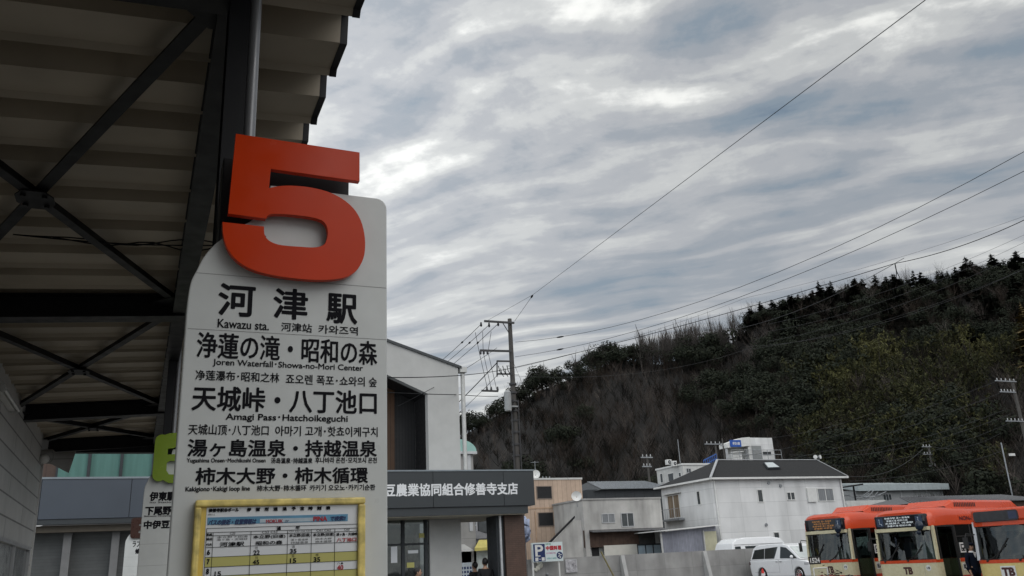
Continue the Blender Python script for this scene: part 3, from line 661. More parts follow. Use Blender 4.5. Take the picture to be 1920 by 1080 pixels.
B(rx0, rx1, yu + 1.5, yu + 1.6, 4.48, 8.2).build('recess_back', M_jadark, ja)
B(pu(741, 800)[0] - .4, pu(761, 800)[0], yu + 1.38, yu + 1.49, 4.48, 8).build('wood_panel', M_wood, ja)
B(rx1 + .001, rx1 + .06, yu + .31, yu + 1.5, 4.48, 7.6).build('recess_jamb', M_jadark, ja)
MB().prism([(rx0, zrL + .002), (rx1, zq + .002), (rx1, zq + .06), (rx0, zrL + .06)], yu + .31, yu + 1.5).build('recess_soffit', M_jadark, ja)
dp = MB(); xd = pu(868, 800)[0]; dp.tube([(xd + .08, yu + .1, 4.4), (xd + .08, yu + .1, pu(866, 700)[1])], .075, 12); dp.box(xd - .05, xd + .2, yu - .04, yu + .24, pu(866, 698)[1], pu(866, 688)[1])
dp.build('downpipe', M_offw, ja)

# ------------------------------------------------------------------ behind the passage: tile roofed house, notice boards, people
yh = 41
def hb(name, label, cat): return thing(name, label, cat, (0, 0, 0))
th = thing('tiled_house', 'old grey house with dark tiled roof seen through the passage beside the tiled pillar', 'house')
a = PY(850, 972, yh); b = PY(945, 1060, yh)
B(a[0], b[0], yh, yh + 6, -.1, PY(890, 968, yh)[1] + .4).build('wall', M_conc, th)
def window_y(par, y, x0, x1, z0, z1, n=2, gm=M_wglass, t=.05, fm=None, nh=0, proud=.05):
    f = MB()
    f.box(x0, x1, y - proud, y, z0 - t, z0); f.box(x0, x1, y - proud, y, z1, z1 + t); f.box(x0 - t, x0, y - proud, y, z0 - t, z1 + t); f.box(x1, x1 + t, y - proud, y, z0 - t, z1 + t)
    for i in range(1, n): xx = x0 + (x1 - x0) * i / n; f.box(xx - .025, xx + .025, y - proud + .004, y - .004, z0, z1)
    for i in range(1, nh + 1): zz = z0 + (z1 - z0) * i / (nh + 1); f.box(x0, x1, y - proud + .008, y - .008, zz - .02, zz + .02)
    o = f.build('window', fm or M_alu, par); B(x0, x1, y - .02, y - .006, z0, z1).build('pane', gm, o); return o
a = PY(877, 973, yh); b = PY(893, 997, yh); window_y(th, yh, a[0], b[0], b[1], a[1], 2, M_wglass2, nh=1)
a = PY(897, 973, yh); b = PY(915, 997, yh); window_y(th, yh, a[0], b[0], b[1], a[1], 1, M_wglass, fm=M_darkwall)
ra = PY(862, 1000, yh - 3); rb = PY(888, 997, yh - 3); rc = PY(940, 1010, yh - 3)
rf = MB(); z_e = PY(890, 1013, yh - 3)[1]; z_r = PY(890, 997, yh - 3)[1]
x0, x1 = PY(850, 1010, yh - 3)[0], PY(931, 1010, yh - 3)[0]
rf.add([(x0, yh - 3.2, z_e), (x1, yh - 3.2, z_e - .05), (x1 - 1.2, yh - .01, z_r + .5), (x0, yh - .01, z_r + .5), (x0, yh - 3.2, z_e - .12), (x1, yh - 3.2, z_e - .17)], [(0, 1, 2, 3), (0, 4, 5, 1)])
for i in range(26):
    t = i / 25; q0 = Vector((x0 + (x1 - x0) * t, yh - 3.22, z_e + .03)); q1 = Vector((x0 + (x1 - 1.2 - x0) * t, yh - .05, z_r + .53)); rf.tube([q0, q1], .05, 5)
rf.build('roof', M_tileroof, th)
B(x0, x1 - .6, yh - 2.6, yh - 2.5, -.1, z_e - .1).build('porch_wall', M_darkwall, th)
nb = thing('notice_board', 'information board with a yellow sloped hood and pale map sheet', 'notice board', (0, 0, 0))
yb = 33
a = PY(888, 1023, yb); b = PY(926, 1090, yb)
B(a[0], b[0], yb, yb + .08, .5, PY(905, 1032, yb)[1]).build('board', mat('map_sheet', (.55, .60, .58), .5, var=.25, vs=5), nb)
z0, z1_ = PY(905, 1033, yb)[1], PY(905, 1021, yb)[1]
MB().add([(a[0] - .15, yb - .5, z0), (b[0] + .1, yb - .5, z0 + .03), (b[0] + .25, yb + .1, z1_ + .1), (a[0] + .3, yb + .1, z1_ + .1), (a[0] - .15, yb - .5, z0 + .12), (b[0] + .1, yb - .5, z0 + .15), (b[0] + .25, yb + .1, z1_ + .2), (a[0] + .3, yb + .1, z1_ + .2)], [(0, 1, 2, 3), (4, 5, 6, 7), (0, 1, 5, 4), (1, 2, 6, 5), (3, 2, 6, 7), (0, 3, 7, 4)]).build('hood', mat('hood_yellow', (.58, .50, .14), .5), nb)
for x in (a[0] + .03, b[0] - .1): B(x, x + .07, yb + .09, yb + .16, -.1, z0).build('leg', M_alu, nb)
bo = thing('vending_booth', 'small pale booth with white pitched hood and rows of little pictures', 'booth', (0, 0, 0))
a = PY(862, 1023, yb); b = PY(885, 1050, yb)
MB().prism([(a[0] - .5, PY(870, 1034, yb)[1]), (b[0], PY(885, 1034, yb)[1]), (b[0] - .05, PY(884, 1031, yb)[1]), (a[0] + .1, PY(866, 1021, yb)[1]), (a[0] - .5, PY(866, 1021, yb)[1])], yb - .3, yb + .6).build('hood', M_white, bo)
B(a[0] - .5, b[0] - .03, yb, yb + .6, .0, PY(870, 1034, yb)[1] - .01).build('body', mat('booth_cream', (.55, .52, .40), .6), bo)
B(a[0] - .5, b[0] - .02, yb - .02, yb - .004, .4, PY(870, 1055, yb)[1]).build('picture_panel', mat('pale_sheet', (.5, .56, .6), .4), bo)
pp = MB()
for i in range(4):
    for j in range(5): pp.box(b[0] - .12 - i * .13, b[0] - .04 - i * .13, yb - .028, yb - .021, 1.45 - j * .16, 1.55 - j * .16)
pp.build('picture', M_navy, bo)

# ------------------------------------------------------------------ people (bodies grown from a skeleton)
def skin_mesh(name, chains, m, parent, sub=1):
    bm = bmesh.new(); sl = bm.verts.layers.skin.verify(); idx = {}
    def V(p, r):
        k = tuple(round(c, 4) for c in p)
        if k not in idx:
            v = bm.verts.new(p); v[sl].radius = (r, r); idx[k] = v
        return idx[k]
    for ch in chains:
        prev = None
        for p, r in ch:
            v = V(p, r)
            if prev is not None and prev is not v and bm.edges.get((prev, v)) is None: bm.edges.new((prev, v))
            prev = v
    bm.verts.ensure_lookup_table(); bm.verts[0][sl].use_root = True
    me = bpy.data.meshes.new(name); bm.to_mesh(me); bm.free(); me.materials.append(m)
    o = bpy.data.objects.new(name, me); C.objects.link(o); o.parent = parent
    s_ = o.modifiers.new('skin', 'SKIN'); s_.use_smooth_shade = True
    ss = o.modifiers.new('sub', 'SUBSURF'); ss.levels = sub; ss.render_levels = sub
    return o
def person(loc, rz, h, label, jacket, trousers, collar=True, cap=False, group=None):
    p = thing('person', label, 'person', loc, rz, group); k = h / 1.72
    def q(x, y, z): return (x * k, y * k, z * k)
    arms = []
    for s in (-1, 1):
        arms.append([(q(0, 0, 1.32), .11 * k), (q(.17 * s, 0, 1.38), .062 * k), (q(.225 * s, .01, 1.12), .047 * k), (q(.23 * s, -.05, .87), .036 * k), (q(.23 * s, -.07, .80), .030 * k)])
    legs = [[(q(0, 0, .92), .13 * k), (q(.09 * s, 0, .86), .085 * k), (q(.10 * s, -.01, .48), .058 * k), (q(.10 * s, .02, .09), .04 * k), (q(.10 * s, -.12, .04), .035 * k)] for s in (-1, 1)]
    torso = [(q(0, 0, .92), .13 * k), (q(0, 0, 1.12), .125 * k), (q(0, 0, 1.32), .11 * k), (q(0, .01, 1.45), .052 * k), (q(0, -.005, 1.53), .05 * k)]
    hands = []
    for s in (-1, 1):
        w0 = (q(.23 * s, -.07, .80), .030 * k); pm = (q(.232 * s, -.08, .745), .026 * k)
        hands.append([w0, pm])
        for j, (dy, ln_) in enumerate(((-.035, .075), (-.012, .085), (.012, .08), (.033, .062))):
            hands.append([pm, (q(.232 * s, -.085 + dy, .715), .010 * k), (q(.228 * s, -.09 + dy, .715 - ln_ * .6), .009 * k), (q(.215 * s, -.092 + dy, .715 - ln_), .008 * k)])
        hands.append([pm, (q(.226 * s, -.115, .745), .010 * k), (q(.220 * s, -.13, .71), .009 * k)])
    skin_mesh('body', [torso] + arms + legs + hands, M_skin, p)
    # head with face
    hb_ = MB(); hb_.ball(q(0, -.01, 1.61), .105 * k, 16, 12, (.78, .95, 1.12)); hb_.ball(q(0, -.06, 1.56), .06 * k, 10, 8, (.95, .8, .9))
    hb_.ball(q(0, -.115, 1.595), .016 * k, 8, 6, (.8, 1, 1.5))
    for s in (-1, 1): hb_.ball(q(.082 * s, .0, 1.6), .026 * k, 8, 6, (.4, .8, 1.2))
    hd = hb_.build('head', M_skin, p, fix=False)
    e_ = MB()
    for s in (-1, 1): e_.ball(q(.034 * s, -.098, 1.622), .012 * k, 8, 6); e_.box(*[c * k for c in (.034 * s - .018, .034 * s + .018, -.112, -.098, 1.642, 1.648)])
    e_.box(*[c * k for c in (-.024, .024, -.112, -.098, 1.543, 1.549)]); e_.build('face_features', M_hair, hd)
    hr = MB(); hr.ball(q(0, .012, 1.635), .112 * k, 14, 10, (.82, .95, 1.02))
    if cap:
        hr.tube([q(0, -.01, 1.665), q(0, -.02, 1.70)], [.105 * k, .13 * k], 16); hr.ball(q(0, -.015, 1.70), .13 * k, 14, 8, (1, 1.05, .3)); hr.ball(q(0, -.11, 1.665), .08 * k, 10, 6, (1, .7, .12))
    hr.build('hair' if not cap else 'cap', M_hair if not cap else M_coatn, p, fix=False)
    J = [[(a_, r * 1.22 + .012) for a_, r in torso[:3]] + [(q(0, .01, 1.41), .085 * k)]] + [[(a_, r * 1.25 + .008) for a_, r in ch[:4]] for ch in arms] + [[(q(0, 0, .92), .17 * k), (q(0, 0, .74), .165 * k)]]
    skin_mesh('jacket', J, jacket, p)
    skin_mesh('trousers', [[(a_, r * 1.18 + .006) for a_, r in ch[:4]] for ch in legs], trousers, p)
    if collar:
        c_ = MB(); c_.tube([q(0, .0, 1.425), q(0, .0, 1.475)], [.085 * k, .068 * k], 12); c_.prism([(-.05 * k, 1.44 * k), (.05 * k, 1.44 * k), (.0, 1.27 * k)], -.155 * k, -.13 * k); c_.build('collar', M_shirt, p)
    sh = MB()
    for s in (-1, 1): sh.ball(q(.10 * s, -.06, .04), .06 * k, 8, 6, (.8, 2.1, .65))
    sh.build('shoe', M_coatb, p); return p
def stand(px, py, D, ztop_h, zg):
    q = PD(px, py, D); return (q.x, q.y, zg)
q = PD(909, 1045, 27.0); person((q.x, q.y, -.02), R_(170), 1.80, 'taller of two people in black seen from behind at the notice board', M_coatb, M_coatb, False)
q = PD(890, 1050, 27.6); person((q.x, q.y, -.02), R_(200), 1.70, 'shorter of two people in black standing at the notice board', M_coatb, M_coatb, False)
q = PD(783, 1058, 23.2); person((q.x, q.y, -.03), R_(70), 1.62, 'dark haired person with a white collar in front of the office glazing', M_coatn, M_coatb, True)
q = PD(725, 1075, 23.0); person((q.x, q.y, -.03), R_(120), 1.42, 'person with only dark hair showing at the foot of the red 5 sign', M_coatb, M_coatb, False)

# ------------------------------------------------------------------ mint roofed stair house behind the office
ms = thing('stair_house', 'small stair house with a mint green barrel roof behind the office wall', 'building')
ym = 33
x0 = PY(840, 860, ym)[0]; x1 = PY(887, 860, ym)[0]; zt = PY(880, 852, ym)[1]; zp = PY(870, 824, ym)[1]
B(x0, x1, ym, ym + 3, -.1, zt).build('wall', M_conc, ms)
xm = (x0 + x1) / 2 - .2
arc = [(xm + (x1 + .12 - xm) * math.sin(t), zt + .12 + (zp - zt - .12) * math.cos(t)) for t in [math.pi * (i / 16 - .5) for i in range(17)]]
MB().prism(arc, ym - .15, ym + 3.1).build('roof', M_mint, ms)
B(x0 - .1, x1 + .14, ym - .17, ym + 3.12, zt + .002, zt + .118).build('eave', M_alu, ms)
B(x1 - .28, x1 - .12, ym - .03, ym - .002, 3, zt).build('corner_rib', M_alu, ms)
# ------------------------------------------------------------------ concrete wall, parking sign and what hangs there
YW = 38.6
cw = thing('concrete_wall', 'long grey concrete block wall with two sloping buttresses beside the car park', 'wall', (0, 0, 0))
xa, za = PY(986, 1047, YW); xb, zb = PY(1470, 1028, YW); zm = (PY(1062, 1043, YW)[1] + PY(1420, 1030, YW)[1]) / 2
B(xa, xb, YW, YW + .2, -.02, zm).build('wall', M_conc, cw)
B(xa, xb, YW - .06, YW - .003, -.05, .16).build('footing', mat('base_black', (.03, .03, .032), .9), cw)  # black strip along the foot of the wall
for p in (1161, 1316):
    x, _ = PY(p + 5, 1050, YW); b = MB(); b.prism([(YW - .003, zm - .02), (YW - .12, zm - .02), (YW - .55, -.02), (YW - .003, -.02)], x - .11, x + .11, 'x'); b.build('buttress', mat('concrete_pale', (.42, .42, .41), .85, var=.1), cw)
x0, z0 = PY(1130, 1034, YW - .3); x1, z1_ = PY(1152, 1080, YW - .3)
tag(MB().tube([(x0, YW - .1, z0), (x1, YW - .5, z1_ - .3)], .04, 8).build('guy_cover', mat('guard_yellow', (.20, .17, .07), .6)), 'dull yellow guard tube slanting down the concrete wall', 'guy guard')
ys = YW - .5
psn = thing('parking_sign', 'white parking sign with big P on navy and red Chinese characters', 'sign')
x0, z1_ = PY(998, 1018, ys); x1, z0 = PY(1056.5, 1051.5, ys); w_ = x1 - x0; h_ = z1_ - z0
def sx(v): return x0 + (v - 430) / 650 * w_
def sz(v): return z1_ - (v - 205) / 385 * h_
B(x0, x1, ys, ys + .06, z0, z1_).build('board', mat('sign_pale', (.62, .70, .70), .4, var=.05), psn)
B(sx(443), sx(692), ys - .006, ys - .001, sz(580), sz(233)).build('navy_panel', M_navy, psn)
m_ = MB(); letters(m_, 'P', (0, ys - .006, 0), XU, ZU, sx(480), sx(655), sz(480), sz(248), .02, lift=.003)
m_.box(sx(480), sx(590), ys - .0105, ys - .0085, sz(480), sz(462)); m_.box(sx(480), sx(560), ys - .0107, ys - .0087, sz(268), sz(250)); m_.build('letter_p', M_white, psn, fix=False)
m_ = MB(); m_.box(sx(475), sx(540), ys - .009, ys - .007, sz(568), sz(500)); m_.box(sx(612), sx(676), ys - .009, ys - .007, sz(568), sz(500)); m_.box(sx(560), sx(592), ys - .009, ys - .007, sz(540), sz(528)); m_.build('hours_box', M_white, psn)
m_ = MB()
for c_, a in zip("中国料理", (712, 800, 885, 970)): letters(m_, c_, (0, ys, 0), XU, ZU, sx(a), sx(a + 82), sz(368), sz(278), .014, lift=.003)
m_.build('red_lettering', M_redink, psn, fix=False)
m_ = MB(); letters(m_, "特選 味処", (0, ys, 0), XU, ZU, sx(712), sx(830), sz(255), sz(225), .002, lift=.003); m_.build('green_lettering', mat('ink_green', (.05, .25, .15), .5), psn, fix=False)
m_ = MB(); letters(m_, "四川 広東料理 ご宴会", (0, ys, 0), XU, ZU, sx(722), sx(920), sz(440), sz(408), .001, lift=.003); m_.build('pink_lettering', mat('ink_pink', (.5, .12, .3), .5), psn, fix=False)
m_ = MB(); letters(m_, "お食事の方 駐車場", (0, ys, 0), XU, ZU, sx(722), sx(930), sz(545), sz(510), .001, lift=.003); m_.build('teal_lettering', mat('ink_teal', (.15, .4, .38), .5), psn, fix=False)
m_ = MB(); cxx, czz = sx(1005), sz(475); m_.prism([(cxx + .2 * math.cos(a) * w_ / 1.9, czz + .2 * math.sin(a) * w_ / 1.9) for a in [2 * math.pi * i / 24 for i in range(24)]], ys - .006, ys - .001); m_.build('roundel', M_navy, psn)
m_ = MB()
for dx, dz, r in ((-.03, .08, .045), (.07, .03, .04), (-.06, -.04, .035), (.03, -.09, .05), (.0, -.0, .03)): m_.prism([(cxx + dx + r * math.cos(a), czz + dz + r * .8 * math.sin(a)) for a in [2 * math.pi * i / 7 + dx * 9 for i in range(7)]], ys - .009, ys - .0065)
m_.build('roundel_mark', M_white, psn)
B(x0 - .03, x0 + .05, ys + .065, ys + .14, -.1, z1_).build('post', M_white, psn); B(x1 - .25, x1 - .18, ys + .065, ys + .14, -.1, z1_ - .1).build('post', M_white, psn)
po = thing('framed_poster', 'square framed poster with a grey line drawing on the concrete wall', 'poster')
x0, z1_ = PY(1059.5, 1049, YW - .05); x1, z0 = PY(1083, 1073, YW - .05)
B(x0, x1, YW - .05, YW - .01, z0, z1_).build('frame', M_alu, po); B(x0 + .04, x1 - .04, YW - .056, YW - .051, z0 + .04, z1_ - .04).build('sheet', mat('poster_sheet', (.45, .44, .46), .5, var=.45, vs=6), po)
m_ = MB(); rnd = random.Random(4)
for i in range(16):
    a = Vector((rnd.uniform(x0 + .1, x1 - .1), YW - .058, rnd.uniform(z0 + .1, z1_ - .1))); t = rnd.uniform(0, 6.3); m_.bar(a, a + Vector((math.cos(t), 0, math.sin(t))) * .16, .012, .003)
m_.build('drawing', M_ink, po)
wl = MB(); x, z = PY(1010, 1062, YW - .1)
for dx, dz, r in ((.05, .18, .13), (.12, .05, .15), (-.02, -.08, .13), (-.12, -.16, .1), (-.22, -.12, .06), (.16, .22, .07)): wl.ball((x + dx, YW - .06, z + dz), r, 9, 6, (1, .35, 1))
tag(wl.build('wall_ornament', mat('ornament_white', (.66, .64, .56), .8, var=.2, vs=8)), 'lumpy pale ornament on the concrete wall below the parking sign', 'ornament')
wl = MB(); x, z = PY(1027, 1077, YW - .1); wl.ball((x, YW - .07, z), .07, 8, 6); wl.ball((x + .02, YW - .07, z - .1), .05, 8, 6); tag(wl.build('wall_tap', M_galv), 'small metal tap fitting low on the concrete wall', 'tap')
tb = thing('tarp_bundle', 'bundled pale blue sheet tied up beside the brown tiled pillar', 'tarp')
yb_ = 25.5; x, z = PY(991, 990, yb_); m_ = MB()
m_.tube([(x - .16 + .04 * math.sin(t * 2.1), yb_ + .04 * math.cos(t * 1.7), z - .42 + .062 * t) for t in range(14)], [.10, .17, .2, .19, .21, .2, .22, .19, .21, .2, .19, .17, .12, .05], 12); m_.build('sheet', mat('tarp_blue', (.36, .42, .58), .5, var=.45, vs=9), tb)
m_ = MB(); m_.tube([(x - .16, yb_, z - .42), (x - .18, yb_, -.1)], .022, 8); m_.build('pole', M_galv, tb)

# ------------------------------------------------------------------ town buildings
def tower(name, label, cat='building'): return thing(name, label, cat, (0, 0, 0))
# beige sided block
yb = 49
bb = tower('beige_building', 'beige sided three storey block with two dark square windows')
x0 = PY(975, 940, yb)[0]; x1, zt = PY(1090, 899, yb)
B(x0, x1, yb, yb + 9, -.1, zt).build('wall', M_beige, bb); B(x0 - .05, x1 + .05, yb - .05, yb + 9.05, zt + .002, zt + .12).build('parapet', M_offw, bb)
z = PY(1040, 952, yb)[1]; B(x0, x1, yb - .03, yb - .003, z - .04, z + .04).build('band', M_beige2, bb)
for q in ((1006.5, 913, 1034, 934), (1009.5, 962.5, 1037.5, 985)):
    a = PY(q[0], q[1], yb); b = PY(q[2], q[3], yb); window_y(bb, yb + .006, a[0], b[0], b[1], a[1], 1, M_dark, .05, mat('frame_bronze', (.16, .13, .11), .5))
for p in (1004, 1039): x = PY(p, 980, yb)[0]; MB().tube([(x, yb - .05, -.1), (x, yb - .05, PY(1010, 958, yb)[1])], .03, 6).build('pipe', M_beige2, bb)
m_ = MB()
for dx in (0, .25, .5): m_.tube([(PY(1018, 896, yb + .5)[0] + dx, yb + .5, zt + .1), (PY(1018, 896, yb + .5)[0] + dx, yb + .5, zt + .28)], .03, 6)
m_.build('vent_pipe', M_galv, bb)
def dish(px, py, y, label):
    x, z = PY(px, py, y); o = thing('satellite_dish', label, 'satellite dish', (x, y, z)); m_ = MB()
    m_.tube([(0, 0, 0), (-.03, -.05, .02), (-.07, -.14, .05)], [.03, .22, .32], 14, cap=False); m_.build('dish', M_white, o); MB().tube([(0, .02, 0), (.05, .05, -.6)], .02, 6).build('mast', M_galv, o)
dish(1004, 891, yb + 1, 'white satellite dish on the flat roof of the beige block'); dish(1081, 932, 44.5, 'white satellite dish on the corner of the stained concrete building')
x, z = PY(1003, 870, yb + 2); an = thing('roof_antenna', 'thin television aerial above the dark office fascia', 'aerial'); m_ = MB(); m_.tube([(x, yb + 2, zt), (x, yb + 2, z + .2)], .02, 6); m_.build('mast', M_galv, an)
m_ = MB(); m_.bar((x - .3, yb + 2, z + .1), (x + .3, yb + 2, z + .14), .02, .02)
for i in range(5): m_.bar((x - .25 + .12 * i, yb + 1.8, z + .12), (x - .25 + .12 * i, yb + 2.2, z + .12), .012, .012)
m_.build('boom', M_galv, an)
# stained concrete building
yc = 44.8
cb = tower('concrete_building', 'stained pale concrete building with two aluminium windows above a brown boarded front')
xc, zt = PY(1092, 938, yc); x1 = PY(1238, 935, yc)[0]; yback = PX(1075, 938, xc)[0]; zo = PY(1160, 992, yc)[1]
B(xc, x1, yc, max(yback, yc + 5), zo, zt).build('wall', M_conc2, cb)
B(xc + .01, x1, yc + .35, yc + 5, -.1, zo - .002).build('lower_wall', M_offw, cb)
B(xc, xc + .3, yc - .02, yc + .34, -.1, zo - .004).build('corner_pier', M_conc2, cb)
B(xc - .06, x1 + .02, yc - .06, yc + 5.1, zt + .002, zt + .10).build('parapet', M_conc, cb)
for q, gm in (((1128.5, 964.5, 1152, 979), M_wglass2), ((1164.5, 963, 1188, 986), M_wglass)):
    a = PY(q[0], q[1], yc); b = PY(q[2], q[3], yc); window_y(cb, yc + .005, a[0], b[0], b[1], a[1], 2, gm, .04)
a = PY(1096, 994, yc - .1); b = PY(1232, 1021, yc - .1)
B(a[0], PY(1199, 1000, yc - .1)[0], yc + .05, yc + .12, b[1], zo - .01).build('board_front', M_brownboard, cb)
B(PY(1200, 1000, yc - .1)[0], b[0], yc + .05, yc + .12, b[1], zo - .01).build('dark_panel', mat('dark_board', (.06, .058, .055), .7, var=.3), cb)
MB().prism([(yc - .5, zo - .16), (yc + .33, zo - .02), (yc + .33, zo + .02), (yc - .5, zo - .10)], xc + .31, x1, 'x').build('canopy_eave', M_tileroof, cb)
a = PY(1114, 1025, yc); b = PY(1129, 1042, yc); B(a[0], b[0], yc + .32, yc + .345, -.1, a[1]).build('door', M_dark, cb)
a = PY(1102, 1026, yc); b = PY(1110, 1033, yc); window_y(cb, yc + .34, a[0], b[0], b[1], a[1], 2, M_wglass, .03, M_darkwall, 1)
a = PY(1196, 1023, yc); b = PY(1240, 1037, yc); window_y(cb, yc + .04, a[0], b[0], b[1] - .3, a[1], 3, mat('frosted', (.42, .52, .58), .4), .08, M_darkwall)
a = PY(1132, 1023, yc); b = PY(1196, 1045, yc); B(a[0], b[0], yc - .02, yc + .03, -.1, a[1]).build('white_hoarding', mat('hoarding', (.62, .60, .54), .6, var=.06), cb)
# black sloping lean to roof between beige block and concrete building
sh = tower('side_shed', 'grey rendered shed with a steep black roof edge between beige block and concrete building', 'shed')
yk = 43.9; p1 = PY(1074, 972, yk); p2 = PY(1038, 1013, yk); x3 = PY(1091, 1000, yk)[0]
MB().prism([(p2[0], -.1), (x3, -.1), (x3, p1[1] - .12), (p1[0], p1[1] - .12), (p2[0], p2[1] - .1)], yk, yk + .5).build('wall', M_conc2, sh)
MB().prism([(p2[0] - .35, p2[1] - .25), (p1[0] + .12, p1[1] + .02), (p1[0] + .12, p1[1] + .14), (p2[0] - .35, p2[1] - .10)], yk - .06, yk + .05).build('roof', M_steel, sh)
B(PY(1018, 1010, yk)[0], p2[0] - .3, yk - .1, yk + .3, p2[1] - .3, p2[1] - .1).build('eave_board', M_steel, sh)
# dark cladded hall behind
yd = 58
dk = tower('dark_hall', 'dark clad hall with a pale ribbed metal roof behind the concrete building')
x0, z0 = PY(1093, 934, yd); x1, zt = PY(1252, 917, yd); z_e = PY(1180, 917, yd)[1]; 
B(x0 + .4, x1, yd, yd + 8, -.1, z_e).build('wall', M_darkwall, dk)
rz = PY(1180, 903, yd + 4)[1]
rf = MB(); rf.add([(PY(1124, 917, yd)[0], yd - .4, z_e), (x1 + .3, yd - .4, z_e), (x1 + .3, yd + 4, rz), (PY(1102, 905, yd + 4)[0], yd + 4, rz)], [(0, 1, 2, 3)])
nx = 34; xa_, xb_ = PY(1124, 917, yd)[0], x1 + .3; xc_ = PY(1102, 905, yd + 4)[0]
for i in range(nx + 1):
    t = i / nx; rf.bar((xa_ + (xb_ - xa_) * t, yd - .4, z_e + .03), (xc_ + (xb_ - xc_) * t, yd + 4, rz + .03), .05, .05)
rf.build('roof', M_metalroof, dk)
MB().add([(x0 + .4, yd + .3, z_e - .3), (xa_, yd - .4, z_e - .01), (xc_, yd + 4, rz - .01), (x0 + .1, yd + 4, z_e)], [(0, 1, 2, 3)]).build('hip_roof', M_darkwall, dk)
# big white house
yh = 43
ho = tower('white_house', 'large white panelled house with a black hipped roof and skylight', 'house')
xc, ze = PY(1335, 899, yh); x1 = PY(1580, 920, yh)[0]; y1 = PX(1239, 914, xc)[0]
B(xc, x1, yh, y1, -.1, ze).build('wall', M_house, ho)
ov = .35
zr = PD(1440, 861, (EYE - Vector((25, (yh + y1) / 2, 0))).length * .93)[2]
ym_ = (yh + y1) / 2; zr = PY(1345, 863, ym_)[1]; rx0 = PY(1345, 863, ym_)[0]; rx1 = PY(1531, 861, ym_)[0]
E_ = [(xc - ov, yh - ov, ze + .05), (x1 + ov, yh - ov, ze + .05), (x1 + ov, y1 + ov, ze + .05), (xc - ov, y1 + ov, ze + .05), (rx0, ym_, zr), (rx1, ym_, zr)]
rf = MB(); rf.add(E_, [(0, 1, 5, 4), (1, 2, 5), (2, 3, 4, 5), (3, 0, 4)]); rf.add([(p[0], p[1], p[2] - .05) for p in E_[:4]], [(3, 2, 1, 0)]); ro = rf.build('roof', M_shingle, ho, fix=True)
m_ = MB()
for i in range(4): m_.bar(Vector(E_[i]) - Vector((0, 0, .02)), Vector(E_[(i + 1) % 4]) - Vector((0, 0, .02)), .09, .12)
m_.build('gutter', M_white, ho)
m_ = MB(); m_.bar(Vector(E_[0]) + Vector((0, 0, .06)), Vector(E_[4]) + Vector((0, 0, .05)), .16, .05); m_.bar(Vector(E_[4]) + Vector((0, 0, .04)), Vector(E_[5]) + Vector((0, 0, .04)), .12, .05)
for k in (1, ): m_.bar(Vector(E_[k]) + Vector((0, 0, .05)), Vector(E_[5]) + Vector((0, 0, .04)), .06, .04)
m_.build('ridge_capping', M_alu, ro)
# skylight: on the front slope
n1 = Vector((0, ym_ - yh + ov, zr - ze - .05)).normalized()
def slope(px, py):
    d_ = ray(px, py); a = Vector(E_[0]); nn = Vector((0, -n1.z, n1.y)); k = (a - EYE).dot(nn) / d_.dot(nn); return EYE + d_ * k
qs = [slope(*q) for q in ((1439, 881), (1463, 880), (1449, 870), (1431, 870.5))]; nn = Vector((0, -n1.z, n1.y))
sk = MB(); sk.add([q + nn * .02 for q in qs] + [q + nn * .14 for q in qs], [(0, 1, 2, 3), (4, 5, 6, 7), (0, 1, 5, 4), (1, 2, 6, 5), (2, 3, 7, 6), (3, 0, 4, 7)]); so = sk.build('skylight', M_darkwall, ho)
c0 = sum(qs, Vector()) / 4
MB().add([c0 + (q - c0) * .86 + nn * .15 for q in qs], [(0, 1, 2, 3)]).build('pane', mat('skylight_glass', (.5, .55, .56), .1, spec=.8), so)
for q, n_p, gm in (((1419.5, 919, 1430.5, 940.5), 1, M_wglass), ((1475, 924, 1490, 936.5), 2, M_wglass), ((1532, 917, 1563.5, 938.5), 2, M_wglass2), ((1450.5, 999, 1461.5, 1014.5), 1, M_wglass)):
    a = PY(q[0], q[1], yh); b = PY(q[2], q[3], yh); window_y(ho, yh + .005, a[0], b[0], b[1], a[1], n_p, gm, .05, M_white)
a = PY(1510.5, 915.5, yh); b = PY(1530.3, 941, yh); B(a[0], b[0], yh - .13, yh - .001, b[1], a[1]).build('shutter_box', M_white, ho)
for q in ((1440.6, 905.5), (1463, 911), (1436, 984)):
    x, z = PY(*q, yh); MB().tube([(x, yh - .08, z), (x, yh, z)], .10, 12).build('vent', M_galv, ho)
dpm = MB(); dpm.tube([(xc + .1, yh - .07, -.1), (xc + .1, yh - .07, ze)], .055, 8); dpm.build('downpipe', M_white, ho); MB().tube([(x1 - .1, yh - .07, -.1), (x1 - .1, yh - .07, ze)], .055, 8).build('downpipe', M_white, ho)
def window_l(par, x, q, n=1, gm=M_wglass, t=.05):
    y_b, z_t = PX(q[0], q[1], x); y_a, z_b = PX(q[2], q[3], x); f = MB()
    f.box(x - .05, x, y_a - t, y_b + t, z_b - t, z_b); f.box(x - .05, x, y_a - t, y_b + t, z_t, z_t + t); f.box(x - .05, x, y_a - t, y_a, z_b, z_t); f.box(x - .05, x, y_b, y_b + t, z_b, z_t)
    for i in range(1, n): yy = y_a + (y_b - y_a) * i / n; f.box(x - .045, x - .005, yy - .03, yy + .03, z_b, z_t)
    o = f.build('window', M_white, par); B(x - .02, x - .006, y_a, y_b, z_b, z_t).build('pane', gm, o); return y_a, y_b, z_b, z_t
window_l(ho, xc, (1307, 922, 1314.5, 945)); ya, yb2, zb_, zt_ = window_l(ho, xc, (1252, 931, 1277, 969), 2, mat('curtain_brown', (.20, .15, .10), .6, var=.35, vs=5, stretch=.1))
m_ = MB(); m_.box(xc - .45, xc - .003, ya - .4, yb2 + .5, zb_ - .22, zb_ - .1)
